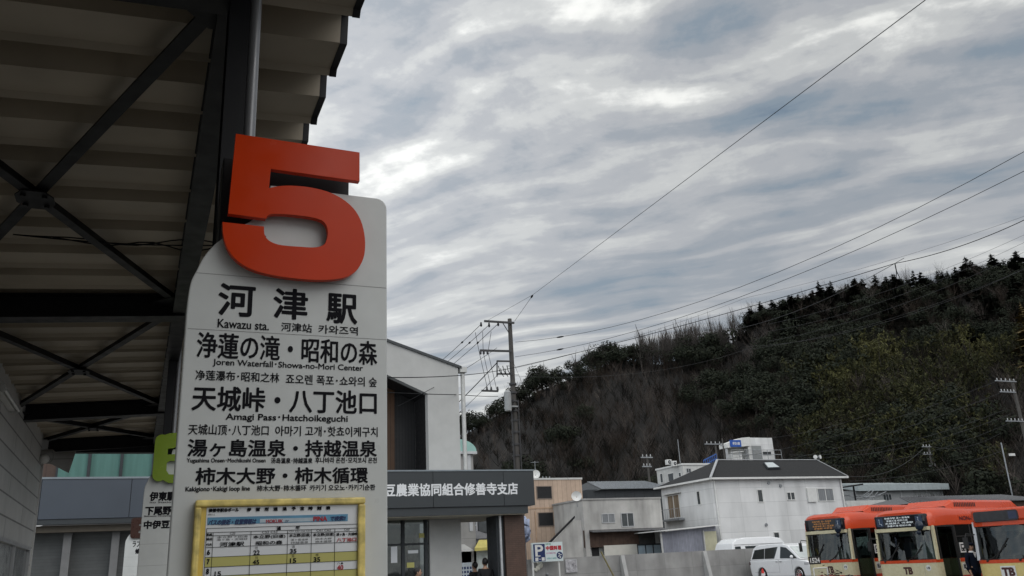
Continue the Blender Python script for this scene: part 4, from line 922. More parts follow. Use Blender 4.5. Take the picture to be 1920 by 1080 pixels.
for k in range(9): yy = ya - .35 + (yb2 - ya + .8) * k / 8; m_.tube([(xc - .42, yy, zb_ - .1), (xc - .42, yy, zb_ + .55)], .012, 5)
m_.tube([(xc - .42, ya - .4, zb_ + .55), (xc - .42, yb2 + .5, zb_ + .55)], .02, 5); m_.build('balcony', M_galv, ho)
m_ = MB(); m_.box(xc - .3, xc - .003, ya - .3, yb2 + .3, zt_ + .1, zt_ + .16); m_.build('window_hood', M_offw, ho)
# lean to garage
lg = tower('tin_garage', 'purplish tin garage with a thin white lean-to roof against the white house', 'garage')
yg = 42.2; a = PY(1238, 993, yg); b = PY(1322, 1032, yg); xg = PY(1343, 1000, yg)[0]; zl = PY(1236, 995, yg)[1]; zr_ = PY(1342, 984, yg)[1]
B(a[0], b[0], yg, yg + .1, -.1, zl - .1).build('door', M_tin, lg); B(b[0] + .003, xg, yg, yg + .1, -.1, zl - .15).build('side_panel', mat('cream_panel', (.50, .48, .34), .6, var=.1), lg)
MB().prism([(a[0] - .25, zl - .06), (xg + .05, zr_ - .06), (xg + .05, zr_), (a[0] - .25, zl)], yg - .5, yg + 3).build('roof', M_white, lg)
MB().prism([(a[0], zl - .1), (xg, zr_ - .07), (xg, zl - .15), (a[0], zl - .15)], yg + .003, yg + .09).build('gable_panel', M_tin, lg)
for x in (a[0] - .05, b[0] - .05): B(x, x + .08, yg - .08, yg - .002, -.1, zl - .1).build('post', M_offw, lg)
# building with roof plant behind
y5 = 65
pb = tower('plant_roof_building', 'pale flat roofed block with air conditioners on top behind the white house roof')
xq, zq = PY(1279, 872, y5); xe = PY(1352, 868, y5)[0]; ybk = PX(1231, 882, xq)[0]
B(xq, xe, y5, ybk, -.1, zq).build('wall', M_offw, pb); B(xq - .08, xe, y5 - .08, ybk + .1, zq + .002, zq + .16).build('parapet', M_white, pb)
for q in ((1238, 889, 1244, 904), (1253, 889, 1264, 901), (1273, 887, 1277.5, 893)): window_l(pb, xq, q)
a = PY(1287, 879, y5); b = PY(1295, 886, y5); window_y(pb, y5 + .004, a[0], b[0], b[1], a[1], 2, M_wglass)
def acunit(px0, py0, px1, py1, y, label):
    a = PY(px0, py0, y); b = PY(px1, py1, y); o = thing('air_conditioner', label, 'air conditioner', (0, 0, 0), 0, 'air conditioners on the flat roof')
    B(a[0], b[0], y, y + .4, b[1], a[1]).build('casing', M_white, o, bevel=.02); cx, cz = (a[0] + b[0]) / 2, (a[1] + b[1]) / 2; r = min(b[0] - a[0], a[1] - b[1]) * .36
    MB().tube([(cx, y - .02, cz), (cx, y - .002, cz)], r, 14).build('fan_grille', M_darkwall, o); m_ = MB(); m_.tube([(cx, y - .03, cz), (cx, y - .021, cz)], r * .35, 10); m_.build('fan_hub', M_alu, o)
acunit(1251, 861.5, 1260, 871, y5 + 1, 'left and higher of the two white air conditioners on the pale block'); acunit(1261.5, 864, 1270, 874, y5 + .6, 'right and lower of the two white air conditioners on the pale block')
m_ = MB(); a = PY(1275.5, 868, y5 + 1); b = PY(1271, 824, y5 + 1); m_.tube([(a[0], y5 + 1, a[1]), (a[0], y5 + 1, b[1])], .035, 6); tag(m_.build('radio_mast', M_galv), 'thin bare mast rising from the pale flat roofed block', 'mast')
st = tower('blue_stair', 'bright blue steel stair frame rising behind the white house roof ridge', 'stair')
ys_ = 67; m_ = MB(); a = PY(1320, 871, ys_); b = PY(1343, 853, ys_); c_ = PY(1346, 866, ys_)
for off in (0, .35, .8): m_.bar((a[0], ys_, a[1] + off - .4), (b[0], ys_, b[1] + off - .7), .08, .08)
for t in range(8): p = Vector((a[0], ys_, a[1] - .4)).lerp(Vector((b[0], ys_, b[1] - .7)), t / 7); m_.bar(p, p + Vector((0, 0, .8)), .05, .05); m_.box(p.x - .15, p.x + .15, ys_, ys_ + .7, p.z, p.z + .04)
m_.build('frame', M_bluepaint, st)
# white building with a blue sign
y6 = 74
wt = tower('white_tower', 'small white concrete building with a blue sign on its roof band')
xt, zt = PY(1402, 823, y6); x2, _ = PY(1450, 840, y6); zb = PY(1410, 862, y6)[1]; zr2 = PY(1447, 821, y6)[1]; xL_ = PY(1357, 830, y6)[0]; zband = PY(1380, 839, y6)[1]
B(xt, x2, y6, y6 + 3, 0, zr2).build('wall', M_house, wt)
MB().prism([(xL_, PY(1357, 833, y6)[1]), (PY(1386, 825, y6)[0], zr2 - .1), (xt - .002, zr2), (xt - .002, zband + .15), (xL_, zband - .1)], y6 - .4, y6 + .9).build('roof_band', M_white, wt)
B(xL_ + .9, xt - .01, y6 + .92, y6 + 1.1, 0, zband + .3).build('recess_wall', M_offw, wt)
B(xt + .35, xt + 1.7, y6 - .01, y6 + .02, zb - 1, zr2 - .9).build('recess_shade_panel', mat('recess_shade', (.26, .27, .27), .8), wt)  # flat panel on the wall; the recess's shade is put into its grey
B(xL_ + .1, xL_ + .25, y6 - .2, y6, 0, zband).build('post', M_alu, wt); B(xt - .3, xt - .005, y6 - .25, y6 - .05, 0, zband + .1).build('post', M_white, wt)
a = PY(1368, 825, y6 - .45); b = PY(1390, 838, y6 - .45); bsn = B(a[0], b[0], y6 - .5, y6 - .41, b[1], a[1]).build('blue_sign', M_bluesign, wt)
m_ = MB(); letters(m_, "伊豆の国", (0, y6 - .5, 0), XU, ZU, a[0] + .3, b[0] - .2, (a[1] + b[1]) / 2 - .16, (a[1] + b[1]) / 2 + .16, .01, lift=.005); m_.build('lettering', M_white, bsn, fix=False)
a = PY(1430, 847, y6); b = PY(1446, 853.5, y6); B(a[0], b[0], y6 - .03, y6 - .002, b[1], a[1]).build('louvre', M_darkwall, wt)
m_ = MB()
for z in (zb + .5, zb + 1.0): m_.tube([(xL_ + .5, y6 - .6, z), (x2 + .5, y6 - .6, z)], .035, 6)
for k in range(8): x = xL_ + .5 + (x2 - xL_) * k / 7; m_.tube([(x, y6 - .6, zb - .5), (x, y6 - .6, zb + 1.0)], .03, 6)
m_.build('railing', M_galv, wt)
tn = MB(); x, z = PY(1384, 857, y6 - .5); tn.box(x - .7, x + .7, y6 - .3, y6 + .5, z - .5, z + .4); tn.tube([(x - .8, y6 - .35, z + .5), (x + .9, y6 - .35, z + .62)], .08, 6); tag(tn.build('roof_tank', M_white), 'white boxy tank on the terrace of the white building with a blue sign', 'tank')
# long low shed to the right
y7 = 66
ls = tower('long_shed', 'long low grey shed with a pale teal roof edge behind the buses', 'shed')
a = PY(1600, 911, y7); b = PY(1772, 919, y7); z_t = PY(1690, 908.5, y7)[1]; z_b = PY(1690, 920, y7)[1]; x0 = a[0]; x1 = b[0]
MB().prism([(y7 - .6, z_b), (y7 + 6, z_t + .6), (y7 + 6, z_t + .75), (y7 - .6, z_t)], x0, x1, 'x').build('roof', M_tealroof, ls)
B(x0 + .2, x1 - .4, y7, y7 + 6, -.1, z_b + .2).build('wall', mat('shed_grey', (.28, .29, .29), .7, var=.1, seam=(1.8, 60, .02, .6)), ls)
for p in (1636, 1690, 1738): x = PY(p, 930, y7)[0]; B(x - .05, x + .05, y7 - .06, y7 - .003, -.1, z_b).build('rib', M_alu, ls)
for q in ((1720, 930, 1750, 938), (1655, 927, 1672, 938)):
    a = PY(q[0], q[1], y7); b = PY(q[2], q[3], y7); window_y(ls, y7 + .004, a[0], b[0], b[1], a[1], 3, M_wglass, .05)
yw2 = 60; lw = MB(); a = PY(1587, 939, yw2); b = PY(1664, 960, yw2); lw.box(a[0], b[0], yw2, yw2 + .2, -.1, a[1]); tag(lw.build('low_parapet', M_offw), 'plain pale wall top between the white house and the long shed', 'wall')
rk = tower('rooftop_rack', 'jumble of pipes and a dark sunshade on the terrace right of the white house', 'rack'); yr_ = 61; m_ = MB(); rnd = random.Random(8)
for i in range(26):
    a = PY(rnd.uniform(1590, 1650), rnd.uniform(926, 939), yr_); t = rnd.uniform(-.5, .6); m_.tube([(a[0], yr_ + rnd.uniform(0, 1), a[1]), (a[0] + 1.1 * math.cos(t), yr_ + rnd.uniform(0, 1), a[1] + 1.0 * math.sin(t))], .035, 5)
m_.build('pipe', M_galv, rk)
a = PY(1600, 912, yr_); B(a[0], a[0] + .12, yr_, yr_ + .12, 0, a[1]).build('post', M_steel, rk)
b = PY(1587, 914, yr_); MB().prism([(b[0], b[1]), (a[0] + .5, a[1] + .05), (a[0] + .5, a[1] + .2), (b[0], b[1] + .1)], yr_ - .8, yr_ + .8).build('sunshade', M_steel, rk)
# dark tiled roof behind the buses
y8 = 52; dr = tower('low_dark_house', 'low house with a wide dark tiled roof behind the orange bus roofs', 'house')
a = PY(1702, 944, y8); b = PY(1905, 938, y8); zr8 = PY(1800, 930, y8 + 3)[1]; ze8 = PY(1800, 942, y8)[1]
rf = MB(); xa_, xb_ = a[0], b[0] + 4
rf.add([(xa_, y8 - .4, ze8), (xb_, y8 - .4, ze8), (xb_ - 2, y8 + 3, zr8), (xa_ + 2.5, y8 + 3, zr8), (xa_, y8 + 6.4, ze8), (xb_, y8 + 6.4, ze8)], [(0, 1, 2, 3), (4, 5, 2, 3), (0, 3, 4), (1, 2, 5)])
for i in range(40): t = i / 39; rf.tube([(xa_ + (xb_ - xa_) * t, y8 - .42, ze8 + .03), (xa_ + 2.5 + (xb_ - 4.5 - xa_) * t, y8 + 3, zr8 + .03)], .045, 5)
rf.build('roof', M_tileroof, dr); B(xa_ + .6, xb_ - .6, y8, y8 + 6, -.1, ze8 - .02).build('wall', M_brownboard, dr)
# ------------------------------------------------------------------ buses
def bus(D, px, py, rz, label, led, words, cream, sx=1.0, sz=1.0, old=False, logo='TB', fleet='18', seed=1):
    rnd = random.Random(seed)
    q = PD(px, py, D); W2 = 1.2
    Rm = Matrix.Rotation(rz, 3, 'Z'); off = Rm @ Vector((W2 * sx if not old else -W2 * sx, 0, 0))
    t = thing('bus', label, 'bus', (q.x - off.x, q.y - off.y, -.2), rz, 'orange and cream buses parked side by side')
    LN = 9.0
    # plan outline with rounded nose, notch for the front door on the +x side
    def plan(notch=True, g_=0.0, y_end=LN):
        r = .28; w = W2 + g_
        pts = [(-w, y_end), (-w, r)] + [(-w + r - r * math.cos(a), r - r * math.sin(a) - g_) for a in [R_(k) for k in (20, 45, 70, 90)]]
        pts += [(w - r + r * math.sin(a), r - r * math.cos(a) - g_) for a in [R_(k) for k in (0, 20, 45, 70)]] + [(w, r)]
        if notch: pts += [(w, .42), (.25, .42), (.25, 1.62), (w, 1.62)]
        return pts + [(w, y_end)]
    MB().prism(plan(), .30, 1.18, 'z').build('body', cream, t, bevel=.012)
    lb = MB(); lb.prism(plan(True, .004), .24, .62, 'z'); lb.build('skirt', M_orange2 if not old else cream, t)
    st = MB(); pl = [p for p in plan(False, .006, .40)]; st.prism(pl, 1.10, 1.20, 'z'); st.box(W2 - .02, W2 + .006, 1.63, LN, 1.06, 1.185); st.box(-W2 - .006, -W2 + .02, .4, LN, 1.06, 1.185); st.build('orange_stripe', M_orange, t)
    B(.26, W2 - .01, .43, 1.61, .25, .32).build('door_step', M_inter, t)
    # roof: orange shell with rounded shoulders
    def sect(y, s, zt, zb):
        w = W2 * s
        return [(-w, y, zb), (-w, y, zb + .30), (-w + .05, y, zt - .16), (-w + .20, y, zt - .04), (-w + .5, y, zt), (w - .5, y, zt), (w - .20, y, zt - .04), (w - .05, y, zt - .16), (w, y, zb + .30), (w, y, zb)]
    if old:
        sect_ = sect; sect = lambda y, s, zt, zb: sect_(y, s, zt - .24, zb - .13)
    secs = [sect(.10, .90, 2.80, 2.30), sect(.20, .965, 2.87, 2.30), sect(.42, 1.0, 2.92, 2.30), sect(1.2, 1.0, 2.95, 2.32), sect(LN - .3, 1.0, 2.95, 2.32), sect(LN, .95, 2.85, 2.32)]
    rm = MB(); n = 10; vs = [v for s_ in secs for v in s_]
    rm.add(vs, [(i * n + j, i * n + j + 1, (i + 1) * n + j + 1, (i + 1) * n + j) for i in range(len(secs) - 1) for j in range(n - 1)], 0, True)
    rm.add(secs[0], [tuple(range(n))]); rm.add(secs[-1], [tuple(range(n))]); rm.build('roof', M_orange, t)
    # header with the destination display
    hd = MB(); hd.prism([(-1.10, .12), (-1.02, .05), (-.8, .02), (.8, .02), (1.02, .05), (1.10, .12)], 2.17, 2.29, 'z'); hd.build('header_strip', cream if not old else M_orange, t)
    dz0, dz1 = (2.30, 2.72)
    if old: 
        MB().prism([(-1.14, .14), (-1.04, .03), (-.8, -.01), (.8, -.01), (1.04, .03), (1.14, .14)], 2.291, 2.66, 'z').build('forehead', M_orange, t, bevel=.06)
        dd = MB().prism(rounded(-1.0, .30, 2.30, 2.60, .08), -.022, -.012).build('destination_display', mat('display_dark', (.012, .012, .015), .12), t)
        B(.02, .26, -.027, -.0225, 2.34, 2.56).build('route_board', mat('board_dim_blue', (.02, .03, .07), .2), dd)
    else:
        dd = MB().prism([(-1.09, .13), (-1.0, .04), (-.8, .0), (.8, .0), (1.0, .04), (1.09, .13)], dz0, dz1, 'z').build('destination_display', mat('display_dark', (.012, .012, .015), .12), t, bevel=.03)
        for s_ in (-1, 1) if led is E_white else (1,):
            bq = B(s_ * .79 - .13, s_ * .79 + .13, -.006, -.001, dz0 + .07, dz1 - .06).build('access_panel', E_bluep, dd)
            m_ = MB(); cx = s_ * .79; m_.tube([(cx - .02, -.008, dz0 + .27), (cx - .02, -.008, dz0 + .16), (cx + .05, -.008, dz0 + .15), (cx + .07, -.008, dz0 + .10)], .012, 6); m_.ball((cx - .02, -.008, dz0 + .30), .022, 8, 5, (1, .3, 1)); m_.build('access_mark', mat('access_white', (.5, .55, .6), .4), bq)
        m_ = MB()
        for i, wd in enumerate(words):
            z1_ = dz1 - .055 - i * .088; letters(m_, wd, (0, -.002, 0), XU, ZU, -.58 + .06 * (i % 2), .56 - .1 * ((i + 1) % 3), z1_ - .062, z1_, .0, lift=.003)
        m_.build('lettering', led, dd, fix=False)
    # windscreen, pillars, wiper
    gl = MB(); zb_, zt_ = 1.205, 2.168
    P0 = [(-1.10, .16), (-1.0, .07), (-.7, .03), (0, .015), (.7, .03), (1.0, .07), (1.10, .16)]
    vs = [(x, y, zb_) for x, y in P0] + [(x * .985, y + .05, zt_) for x, y in P0]
    gl.add(vs, [(i, i + 1, 8 + i, 7 + i) for i in range(6)], 0, True); gl.build('windscreen', G_bus, t, fix=False)
    m_ = MB()
    for s_ in (-1, 1): MB().bar((s_ * 1.155, .17, 1.19), (s_ * 1.13, .24, 2.31), .09, .12, up=(0, 1, 0)).build('pillar', cream if not old else M_alu, t)
    
    m_ = MB(); m_.box(-1.08, 1.08, .028, .05, 1.205, 1.235); m_.box(-1.07, 1.07, .07, .09, 2.13, 2.166)
    m_.build('windscreen_seal', M_rubber, t)
    for x0_, x1_ in ((-.85, -.28), (.08, .62)):
        m_ = MB(); m_.tube([(x0_ - .0, -.02, 1.19), (x0_ + .2, .005, 1.27), (x1_ + .05, .02, 1.62 if x0_ < 0 else 1.55)], .013, 6); m_.bar((x0_ + .25, .01, 1.24), (x1_ + .12, .025, 1.80 if x0_ < 0 else 1.70), .018, .03); m_.ball((x0_, -.02, 1.18), .035, 8, 6); m_.build('wiper', M_rubber, t)
    # inside
    m_ = MB(); m_.box(-1.05, .2, .18, .55, 1.185, 1.30); m_.build('dashboard', M_rubber, t)
    m_ = MB(); m_.tube([(-.62 + .22 * math.cos(a), .62 + .12 * math.sin(a), 1.42 + .17 * math.sin(a)) for a in [2 * math.pi * i / 16 for i in range(17)]], .018, 6, cap=False); m_.tube([(-.62, .62, 1.42), (-.62, .5, 1.2)], .025, 6); m_.build('steering_wheel', M_rubber, t)
    def seat(x, y, z=1.185):
        m_ = MB(); m_.box(x - .22, x + .22, y, y + .42, z, z + .10); m_.box(x - .22, x + .22, y + .42, y + .52, z + .02, z + .62); m_.box(x - .13, x + .13, y + .43, y + .51, z + .62, z + .78); m_.build('seat', M_seat, t, bevel=.03)
    seat(-.62, .95)
    for k in range(4):
        seat(-.8, 2.3 + k * .95); seat(.8, 2.5 + k * .95)
    m_ = MB(); m_.box(-.15, .12, .75, 1.0, 1.185, 1.55); m_.build('fare_box', M_inter, t)
    m_ = MB()
    for x, y in ((.25, 1.65), (-.2, 1.3), (.35, 2.6), (-.35, 2.6), (.35, 4.4), (-.35, 4.4)): m_.tube([(x, y, 1.18), (x, y, 2.32)], .02, 6)
    m_.tube([(.35, 1.7, 2.05), (.35, 6, 2.05)], .018, 6); m_.tube([(-.35, 1.7, 2.05), (-.35, 6, 2.05)], .018, 6); m_.build('grab_rail', M_alu, t)
    B(-1.1, 1.1, 1.1, LN - .2, 2.30, 2.318).build('ceiling_lining', M_inter, t)
    m_ = MB(); m_.box(-.3, .3, .30, .42, 2.0, 2.16); m_.build('inner_mirror', M_inter, t)
    # sides: windows, pillars, door
    for s_ in (-1, 1):
        ys0 = 1.62 if s_ > 0 else .40
        ysl = [ys0] + [y for y in (2.75, 4.3, 5.85, 7.4) if y > ys0] + [LN - .25]
        m_ = MB()
        for y in ysl: m_.box(s_ * (W2 - .06), s_ * (W2 - .004), y, y + .07, 1.181, 2.32)
        m_.box(s_ * (W2 - .05), s_ * (W2 - .008), ys0 + .071, LN, 1.90, 1.93); m_.build('window_pillar', M_rubber, t)
        for a, b in zip(ysl[:-1], ysl[1:]): B(s_ * (W2 - .03), s_ * (W2 - .022), a + .072, b - .002, 1.185, 2.31).build('side_window', G_bus, t)
    B(-W2, W2, LN - .02, LN + .01, 1.18, 2.4).build('rear_panel', cream, t)
    m_ = MB(); m_.box(W2 - .05, W2 - .01, .36, .42, .32, 2.31); m_.box(W2 - .05, W2 - .01, .42, 1.62, 2.26, 2.315); m_.build('door_frame', M_rubber, t)
    df = MB(); df.box(W2 - .75, W2 + .02, 1.50, 1.54, .34, .40); df.box(W2 - .75, W2 + .02, 1.50, 1.54, 2.18, 2.25); df.box(W2 - .04, W2 + .02, 1.50, 1.54, .40, 2.18); df.box(W2 - .75, W2 - .69, 1.50, 1.54, .40, 2.18)
    dfo = df.build('door_leaf', M_rubber, t); B(W2 - .69, W2 - .04, 1.515, 1.525, .40, 2.18).build('door_pane', G_bus, dfo)
    m_ = MB(); m_.box(-.2, W2 - .78, 1.50, 1.53, 1.0, 1.78); m_.build('partition', mat('partition_grey', (.30, .32, .32), .5), t)
    # signs on the door side
    U, V = (0, 1, 0), (0, 0, 1)
    B(W2 + .001, W2 + .008, 1.72, 2.32, .78, 1.02).build('entrance_plate', M_white, t)
    m_ = MB(); letters(m_, "出入口", (W2 + .008, 0, 0), U, V, 1.76, 2.28, .82, .99, .012, lift=.003); m_.build('entrance_lettering', M_ink, t, fix=False)
    B(W2 - .018, W2 + .001, 1.80, 2.18, 1.36, 1.70).build('pictogram_plate', M_white, t)
    m_ = MB(); m_.box(W2 + .002, W2 + .006, 1.85, 2.13, 1.41, 1.65); m_.build('pictogram', M_ink, t)
    m_ = MB(); m_.box(W2 + .0065, W2 + .009, 1.90, 2.08, 1.53, 1.61); m_.box(W2 + .0065, W2 + .009, 1.89, 1.93, 1.45, 1.48); m_.box(W2 + .0065, W2 + .009, 2.05, 2.09, 1.45, 1.48); m_.build('pictogram_mark', M_white, t)
    m_ = MB(); letters(m_, "NON-STEP BUS", (W2 + .001, 0, 0), U, V, 2.15, 4.4, 2.45, 2.60, .012, lift=.006); m_.build('side_lettering', mat('ink_maroon', (.10, .015, .02), .4), t, fix=False)
    # roof pod
    if not old:
        m_ = MB()
        pf = [(-1.0, 2.9), (-.94, 3.13), (-.84, 3.20), (.84, 3.20), (.94, 3.13), (1.0, 2.9)]
        pod = [[(x * .9, 1.9, 2.93 if i in (0, 5) else 2.97) for i, (x, z) in enumerate(pf)], [(x, 2.35, z) for x, z in pf], [(x, 7.3, z) for x, z in pf], [(x * .92, 7.75, 2.93 if i in (0, 5) else 2.97) for i, (x, z) in enumerate(pf)]]
        vs = [v for s_ in pod for v in s_]
        m_.add(vs, [(i * 6 + j, i * 6 + j + 1, (i + 1) * 6 + j + 1, (i + 1) * 6 + j) for i in range(3) for j in range(5)])
        pdo = m_.build('roof_pod', M_orange, t, bevel=.02)
        for s_ in (-1, 1):
            m_ = MB()
            for k in range(13): y = 2.35 + k * .13; m_.add([(s_ * 1.003, y, 2.95), (s_ * 1.003, y + .07, 2.95), (s_ * .955, y + .17, 3.1), (s_ * .955, y + .10, 3.1)], [(0, 1, 2, 3)])
            m_.build('vent_grille', M_dark, pdo, fix=False)
    if not old: MB().ball((.35, 1.3, 2.94), .42, 14, 8, (1.2, 1, .18)).build('roof_vent', M_orange, t)
    # front furniture
    m_ = MB(); lo = .33 if old else 0
    if logo:
        if old: B(-.20 - .33, .22 - .33, -.014, -.004, .70, 1.02).build('logo_plate', M_white, t)
        letters(m_, "TB", (0, -.012 if old else 0, 0), XU, ZU, -.17 - lo, .19 - lo, .73, .98, .018, lift=.005); m_.build('logo', mat('logo_ink', (.06, .02, .02), .4), t, fix=False)
    m_ = MB(); fx = .32 if old else .82
    m_.prism([(fx + .10 * math.cos(a), .93 + .10 * math.sin(a)) for a in [2 * math.pi * i / 16 for i in range(16)]], -.006, .0); m_.build('fleet_disc', M_white, t)
    m_ = MB(); letters(m_, fleet, (0, -.006, 0), XU, ZU, fx - .06, fx + .06, .89, .97, .004, lift=.003); m_.build('fleet_number', M_ink, t, fix=False)
    m_ = MB(); m_.box(fx - .16, fx - .152, -.004, -.0005, .66, 1.08); m_.build('panel_joint', MATS['joint'], t)
    if not old:
        B(-.72, .72, -.012, -.005, .46, .64).build('name_board', M_orange2, t)
        m_ = MB(); letters(m_, "ノンステップバス", (0, -.012, 0), XU, ZU, -.6, .6, .49, .61, .008, lift=.003); m_.build('name_lettering', M_cream, t, fix=False)
    for s_ in (-1, 1):
        ho_ = MB(); ho_.prism(rounded(s_ * .92 - .2, s_ * .92 + .2, .44, .64, .05), -.012, .04); hl = ho_.build('headlight', M_dark, t)
        m_ = MB(); m_.ball((s_ * .98, -.012, .54), .075, 10, 8, (1, .3, 1)); m_.ball((s_ * .82, -.012, .54), .065, 10, 8, (1, .3, 1)); m_.build('lens', M_lens, hl)
    B(-1.1, 1.1, -.02, .1, .22, .42).build('bumper', cream, t, bevel=.03)
    B(-.17, .17, -.034, -.022, .26, .38).build('number_plate', mat('plate_green', (.03, .2, .09), .5), t)
    # mirrors
    m_ = MB(); m_.tube([(-1.15, .15, 1.95), (-1.32, -.02, 1.98), (-1.36, -.06, 1.85)], .018, 6); m_.box(-1.42, -1.28, -.10, -.05, 1.55, 1.88); m_.build('mirror', M_rubber, t)
    if not old:
        m_ = MB(); m_.tube([(1.0, .05, 2.30), (.98, -.2, 2.34), (.95, -.26, 2.3)], .018, 6); m_.ball((.92, -.26, 2.32), .17, 12, 8, (1, .5, 1)); m_.tube([(.8, .0, 2.25), (.85, -.12, 2.15)], .016, 6); m_.ball((.80, -.16, 2.10), .09, 10, 8, (1, .6, 1)); m_.build('round_mirror', mat('mirror_blue', (.012, .022, .04), .2, spec=.5), t)
    for y in (2.35, 6.9):
        for s_ in (-1, 1):
            wh = MB(); wh.tube([(s_ * 1.19, y, .46), (s_ * .95, y, .46)], .46, 20); wo = wh.build('wheel', M_rubber, t); m_ = MB(); m_.tube([(s_ * 1.215, y, .46), (s_ * 1.192, y, .46)], .26, 16); m_.build('rim', M_alu, wo)
    t.scale = (sx, 1, sz)
    return t
RZB = R_(-76)
bus(33.8, 1598, 1052, RZB, 'farthest orange and cream bus, with amber destination lettering', E_amber, ["修善寺駅 湯ヶ島温泉", "浄蓮の滝 昭和の森", "修善寺駅 湯ヶ島温泉", "伊東駅 中伊豆"], M_cream, .88, 1.07, fleet='19', seed=3)
bus(28.9, 1757, 1050, RZB, 'middle orange and cream bus, with bright white destination lettering on its front', E_white, ["修善寺駅 湯ヶ島温泉", "浄蓮の滝 昭和の森", "天城越え 河津駅", "浄蓮の滝 昭和の森"], M_cream, .925, 1.012, fleet='18', seed=5)
bus(25.5, 1829, 1048, RZB, 'nearest orange and yellow bus, with a blank dark destination display', E_white, [], M_cream2, 1.0, .995, old=True, fleet='18', seed=7)
q = PD(1819, 1026, 27.4); person((q.x, q.y, -.2), R_(-10), 1.69, 'driver in a dark navy suit and cap standing beside the middle bus', M_coatn, M_coatn, True, True)
bk = thing('display_rack', 'white tubular rack with a small dark number board in front of the farthest bus', 'rack'); q = PD(1538, 1066, 31.6); x, y, z = q
m_ = MB()
for dx in (-.33, .33): m_.tube([(x + dx, y, -.2), (x + dx, y, z + .02)], .025, 6)
m_.tube([(x - .33, y, z + .02), (x + .33, y, z + .02)], .025, 6); m_.build('frame', M_white, bk)
B(x - .42, x + .12, y + .05, y + .08, z + .16, z + .44).build('number_board', M_dark, bk); m_ = MB(); letters(m_, "1524", (0, y + .05, 0), XU, ZU, x - .38, x + .08, z + .21, z + .39, .008, lift=.003); m_.build('lettering', M_white, bk, fix=False)
B(x - .25, x + .42, y + .05, y + .08, z + .02, z + .158).build('cream_board', M_cream, bk)
pt = thing('planter', 'low planter of dark red and green shrubs in front of the farthest bus', 'planter', (x + .1, y - .5, -.2)); B(-1.0, 1.0, -.2, .2, 0, .45).build('trough', M_conc, pt)
m_ = MB(); rnd = random.Random(2)
for i in range(420):
    c_ = Vector((rnd.gauss(0, .42), rnd.gauss(0, .12), .5 + abs(rnd.gauss(.12, .14)))); a = rnd.uniform(0, 6.3); u = Vector((math.cos(a), math.sin(a), rnd.uniform(-.5, .5))) * .06; w = Vector((-math.sin(a), math.cos(a), rnd.uniform(-.5, .8))) * .05
    m_.add([c_ - u, c_ + w, c_ + u, c_ - w], [(0, 1, 2, 3)], rnd.choice((0, 0, 1)))
m_.build('shrub', [mat('leaf_dark', (.03, .035, .02), .7), mat('leaf_red', (.12, .02, .02), .7)], pt, fix=False)

# ------------------------------------------------------------------ minivan, long van, cone
def tumb(z, z0, z1, w0, w1): return w0 + (w1 - w0) * (z - z0) / (z1 - z0)
def wheelset(t, xs, w, r, cov):
    for x in xs:
        for s_ in (-1, 1):
            wh = MB(); wh.tube([(x, s_ * w, r), (x, s_ * (w - .2), r)], r, 22); wo = wh.build('wheel', M_rubber, t, bevel=.02)
            m_ = MB(); yy = s_ * (w + .004); m_.tube([(x + .0, yy, r), (x, s_ * (w - .05), r)], r * .28, 12)
            for k in range(9):
                a = 2 * math.pi * k / 9; m_.bar((x + .08 * math.cos(a), yy, r + .08 * math.sin(a)), (x + r * .68 * math.cos(a), yy, r + r * .68 * math.sin(a)), .05, .03, up=(0, 1, 0))
            m_.tube([(x + r * .70 * math.cos(a), yy, r + r * .70 * math.sin(a)) for a in [2 * math.pi * k / 20 for k in range(21)]], .025, 5, cap=False); m_.build('rim', M_chrome, wo)
def side_panes(t, polys, z0, z1, w0, w1, m):
    for pl in polys:
        for s_ in (-1, 1): MB().add([(x, s_ * (tumb(z, z0, z1, w0, w1) + .006), z) for x, z in pl], [tuple(range(len(pl)))]).build('side_window', m, t, fix=False)
def archcut(x, r, z): return [(x - r * math.cos(a), max(z, .33 + abs(r) * math.sin(a))) for a in [math.pi * k / 10 for k in range(11)]]
q = PD(1433, 1078, 47.5)
mv = thing('minivan', 'white minivan with dark rear windows parked in front of the concrete wall', 'minivan', (q.x, q.y, -.02), R_(-90))
ml = mv
zb = .24
low = [(.06, zb + .12), (.02, .6), (.0, .95), (.06, 1.10), (3.9, 1.10), (4.55, 1.0), (4.80, .80), (4.86, .55), (4.82, zb)]
low += [(4.33, zb)] + archcut(3.93, -.38, zb)[0:] + [(3.55, zb), (1.38, zb)] + archcut(.98, -.38, zb) + [(.60, zb), (.14, zb)]
MB().prism(low, -.915, .915, 'y').build('body', M_carw, ml, bevel=.05)
gh = [(.08, 1.095), (.30, 1.72), (.55, 1.86), (1.6, 1.92), (2.7, 1.90), (3.15, 1.80), (4.15, 1.095)]
m_ = MB(); n = len(gh); vs = [(x, -tumb(z, 1.095, 1.92, .905, .74), z) for x, z in gh] + [(x, tumb(z, 1.095, 1.92, .905, .74), z) for x, z in gh]
m_.add(vs, [tuple(range(n)), tuple(range(2 * n - 1, n - 1, -1))] + [(i, i + n, (i + 1) % n + n, (i + 1) % n) for i in range(n)]); m_.build('cabin', M_carw, ml, bevel=.035)
side_panes(ml, [[(.22, 1.16), (1.28, 1.16), (1.28, 1.70), (.44, 1.64)], [(1.31, 1.16), (2.12, 1.16), (2.38, 1.76), (1.31, 1.705)], [(2.58, 1.16), (3.92, 1.14), (3.65, 1.34), (3.05, 1.70), (2.60, 1.76)]], 1.095, 1.92, .905, .74, G_car)
wsp = [(3.22, 1.755), (4.06, 1.165)]
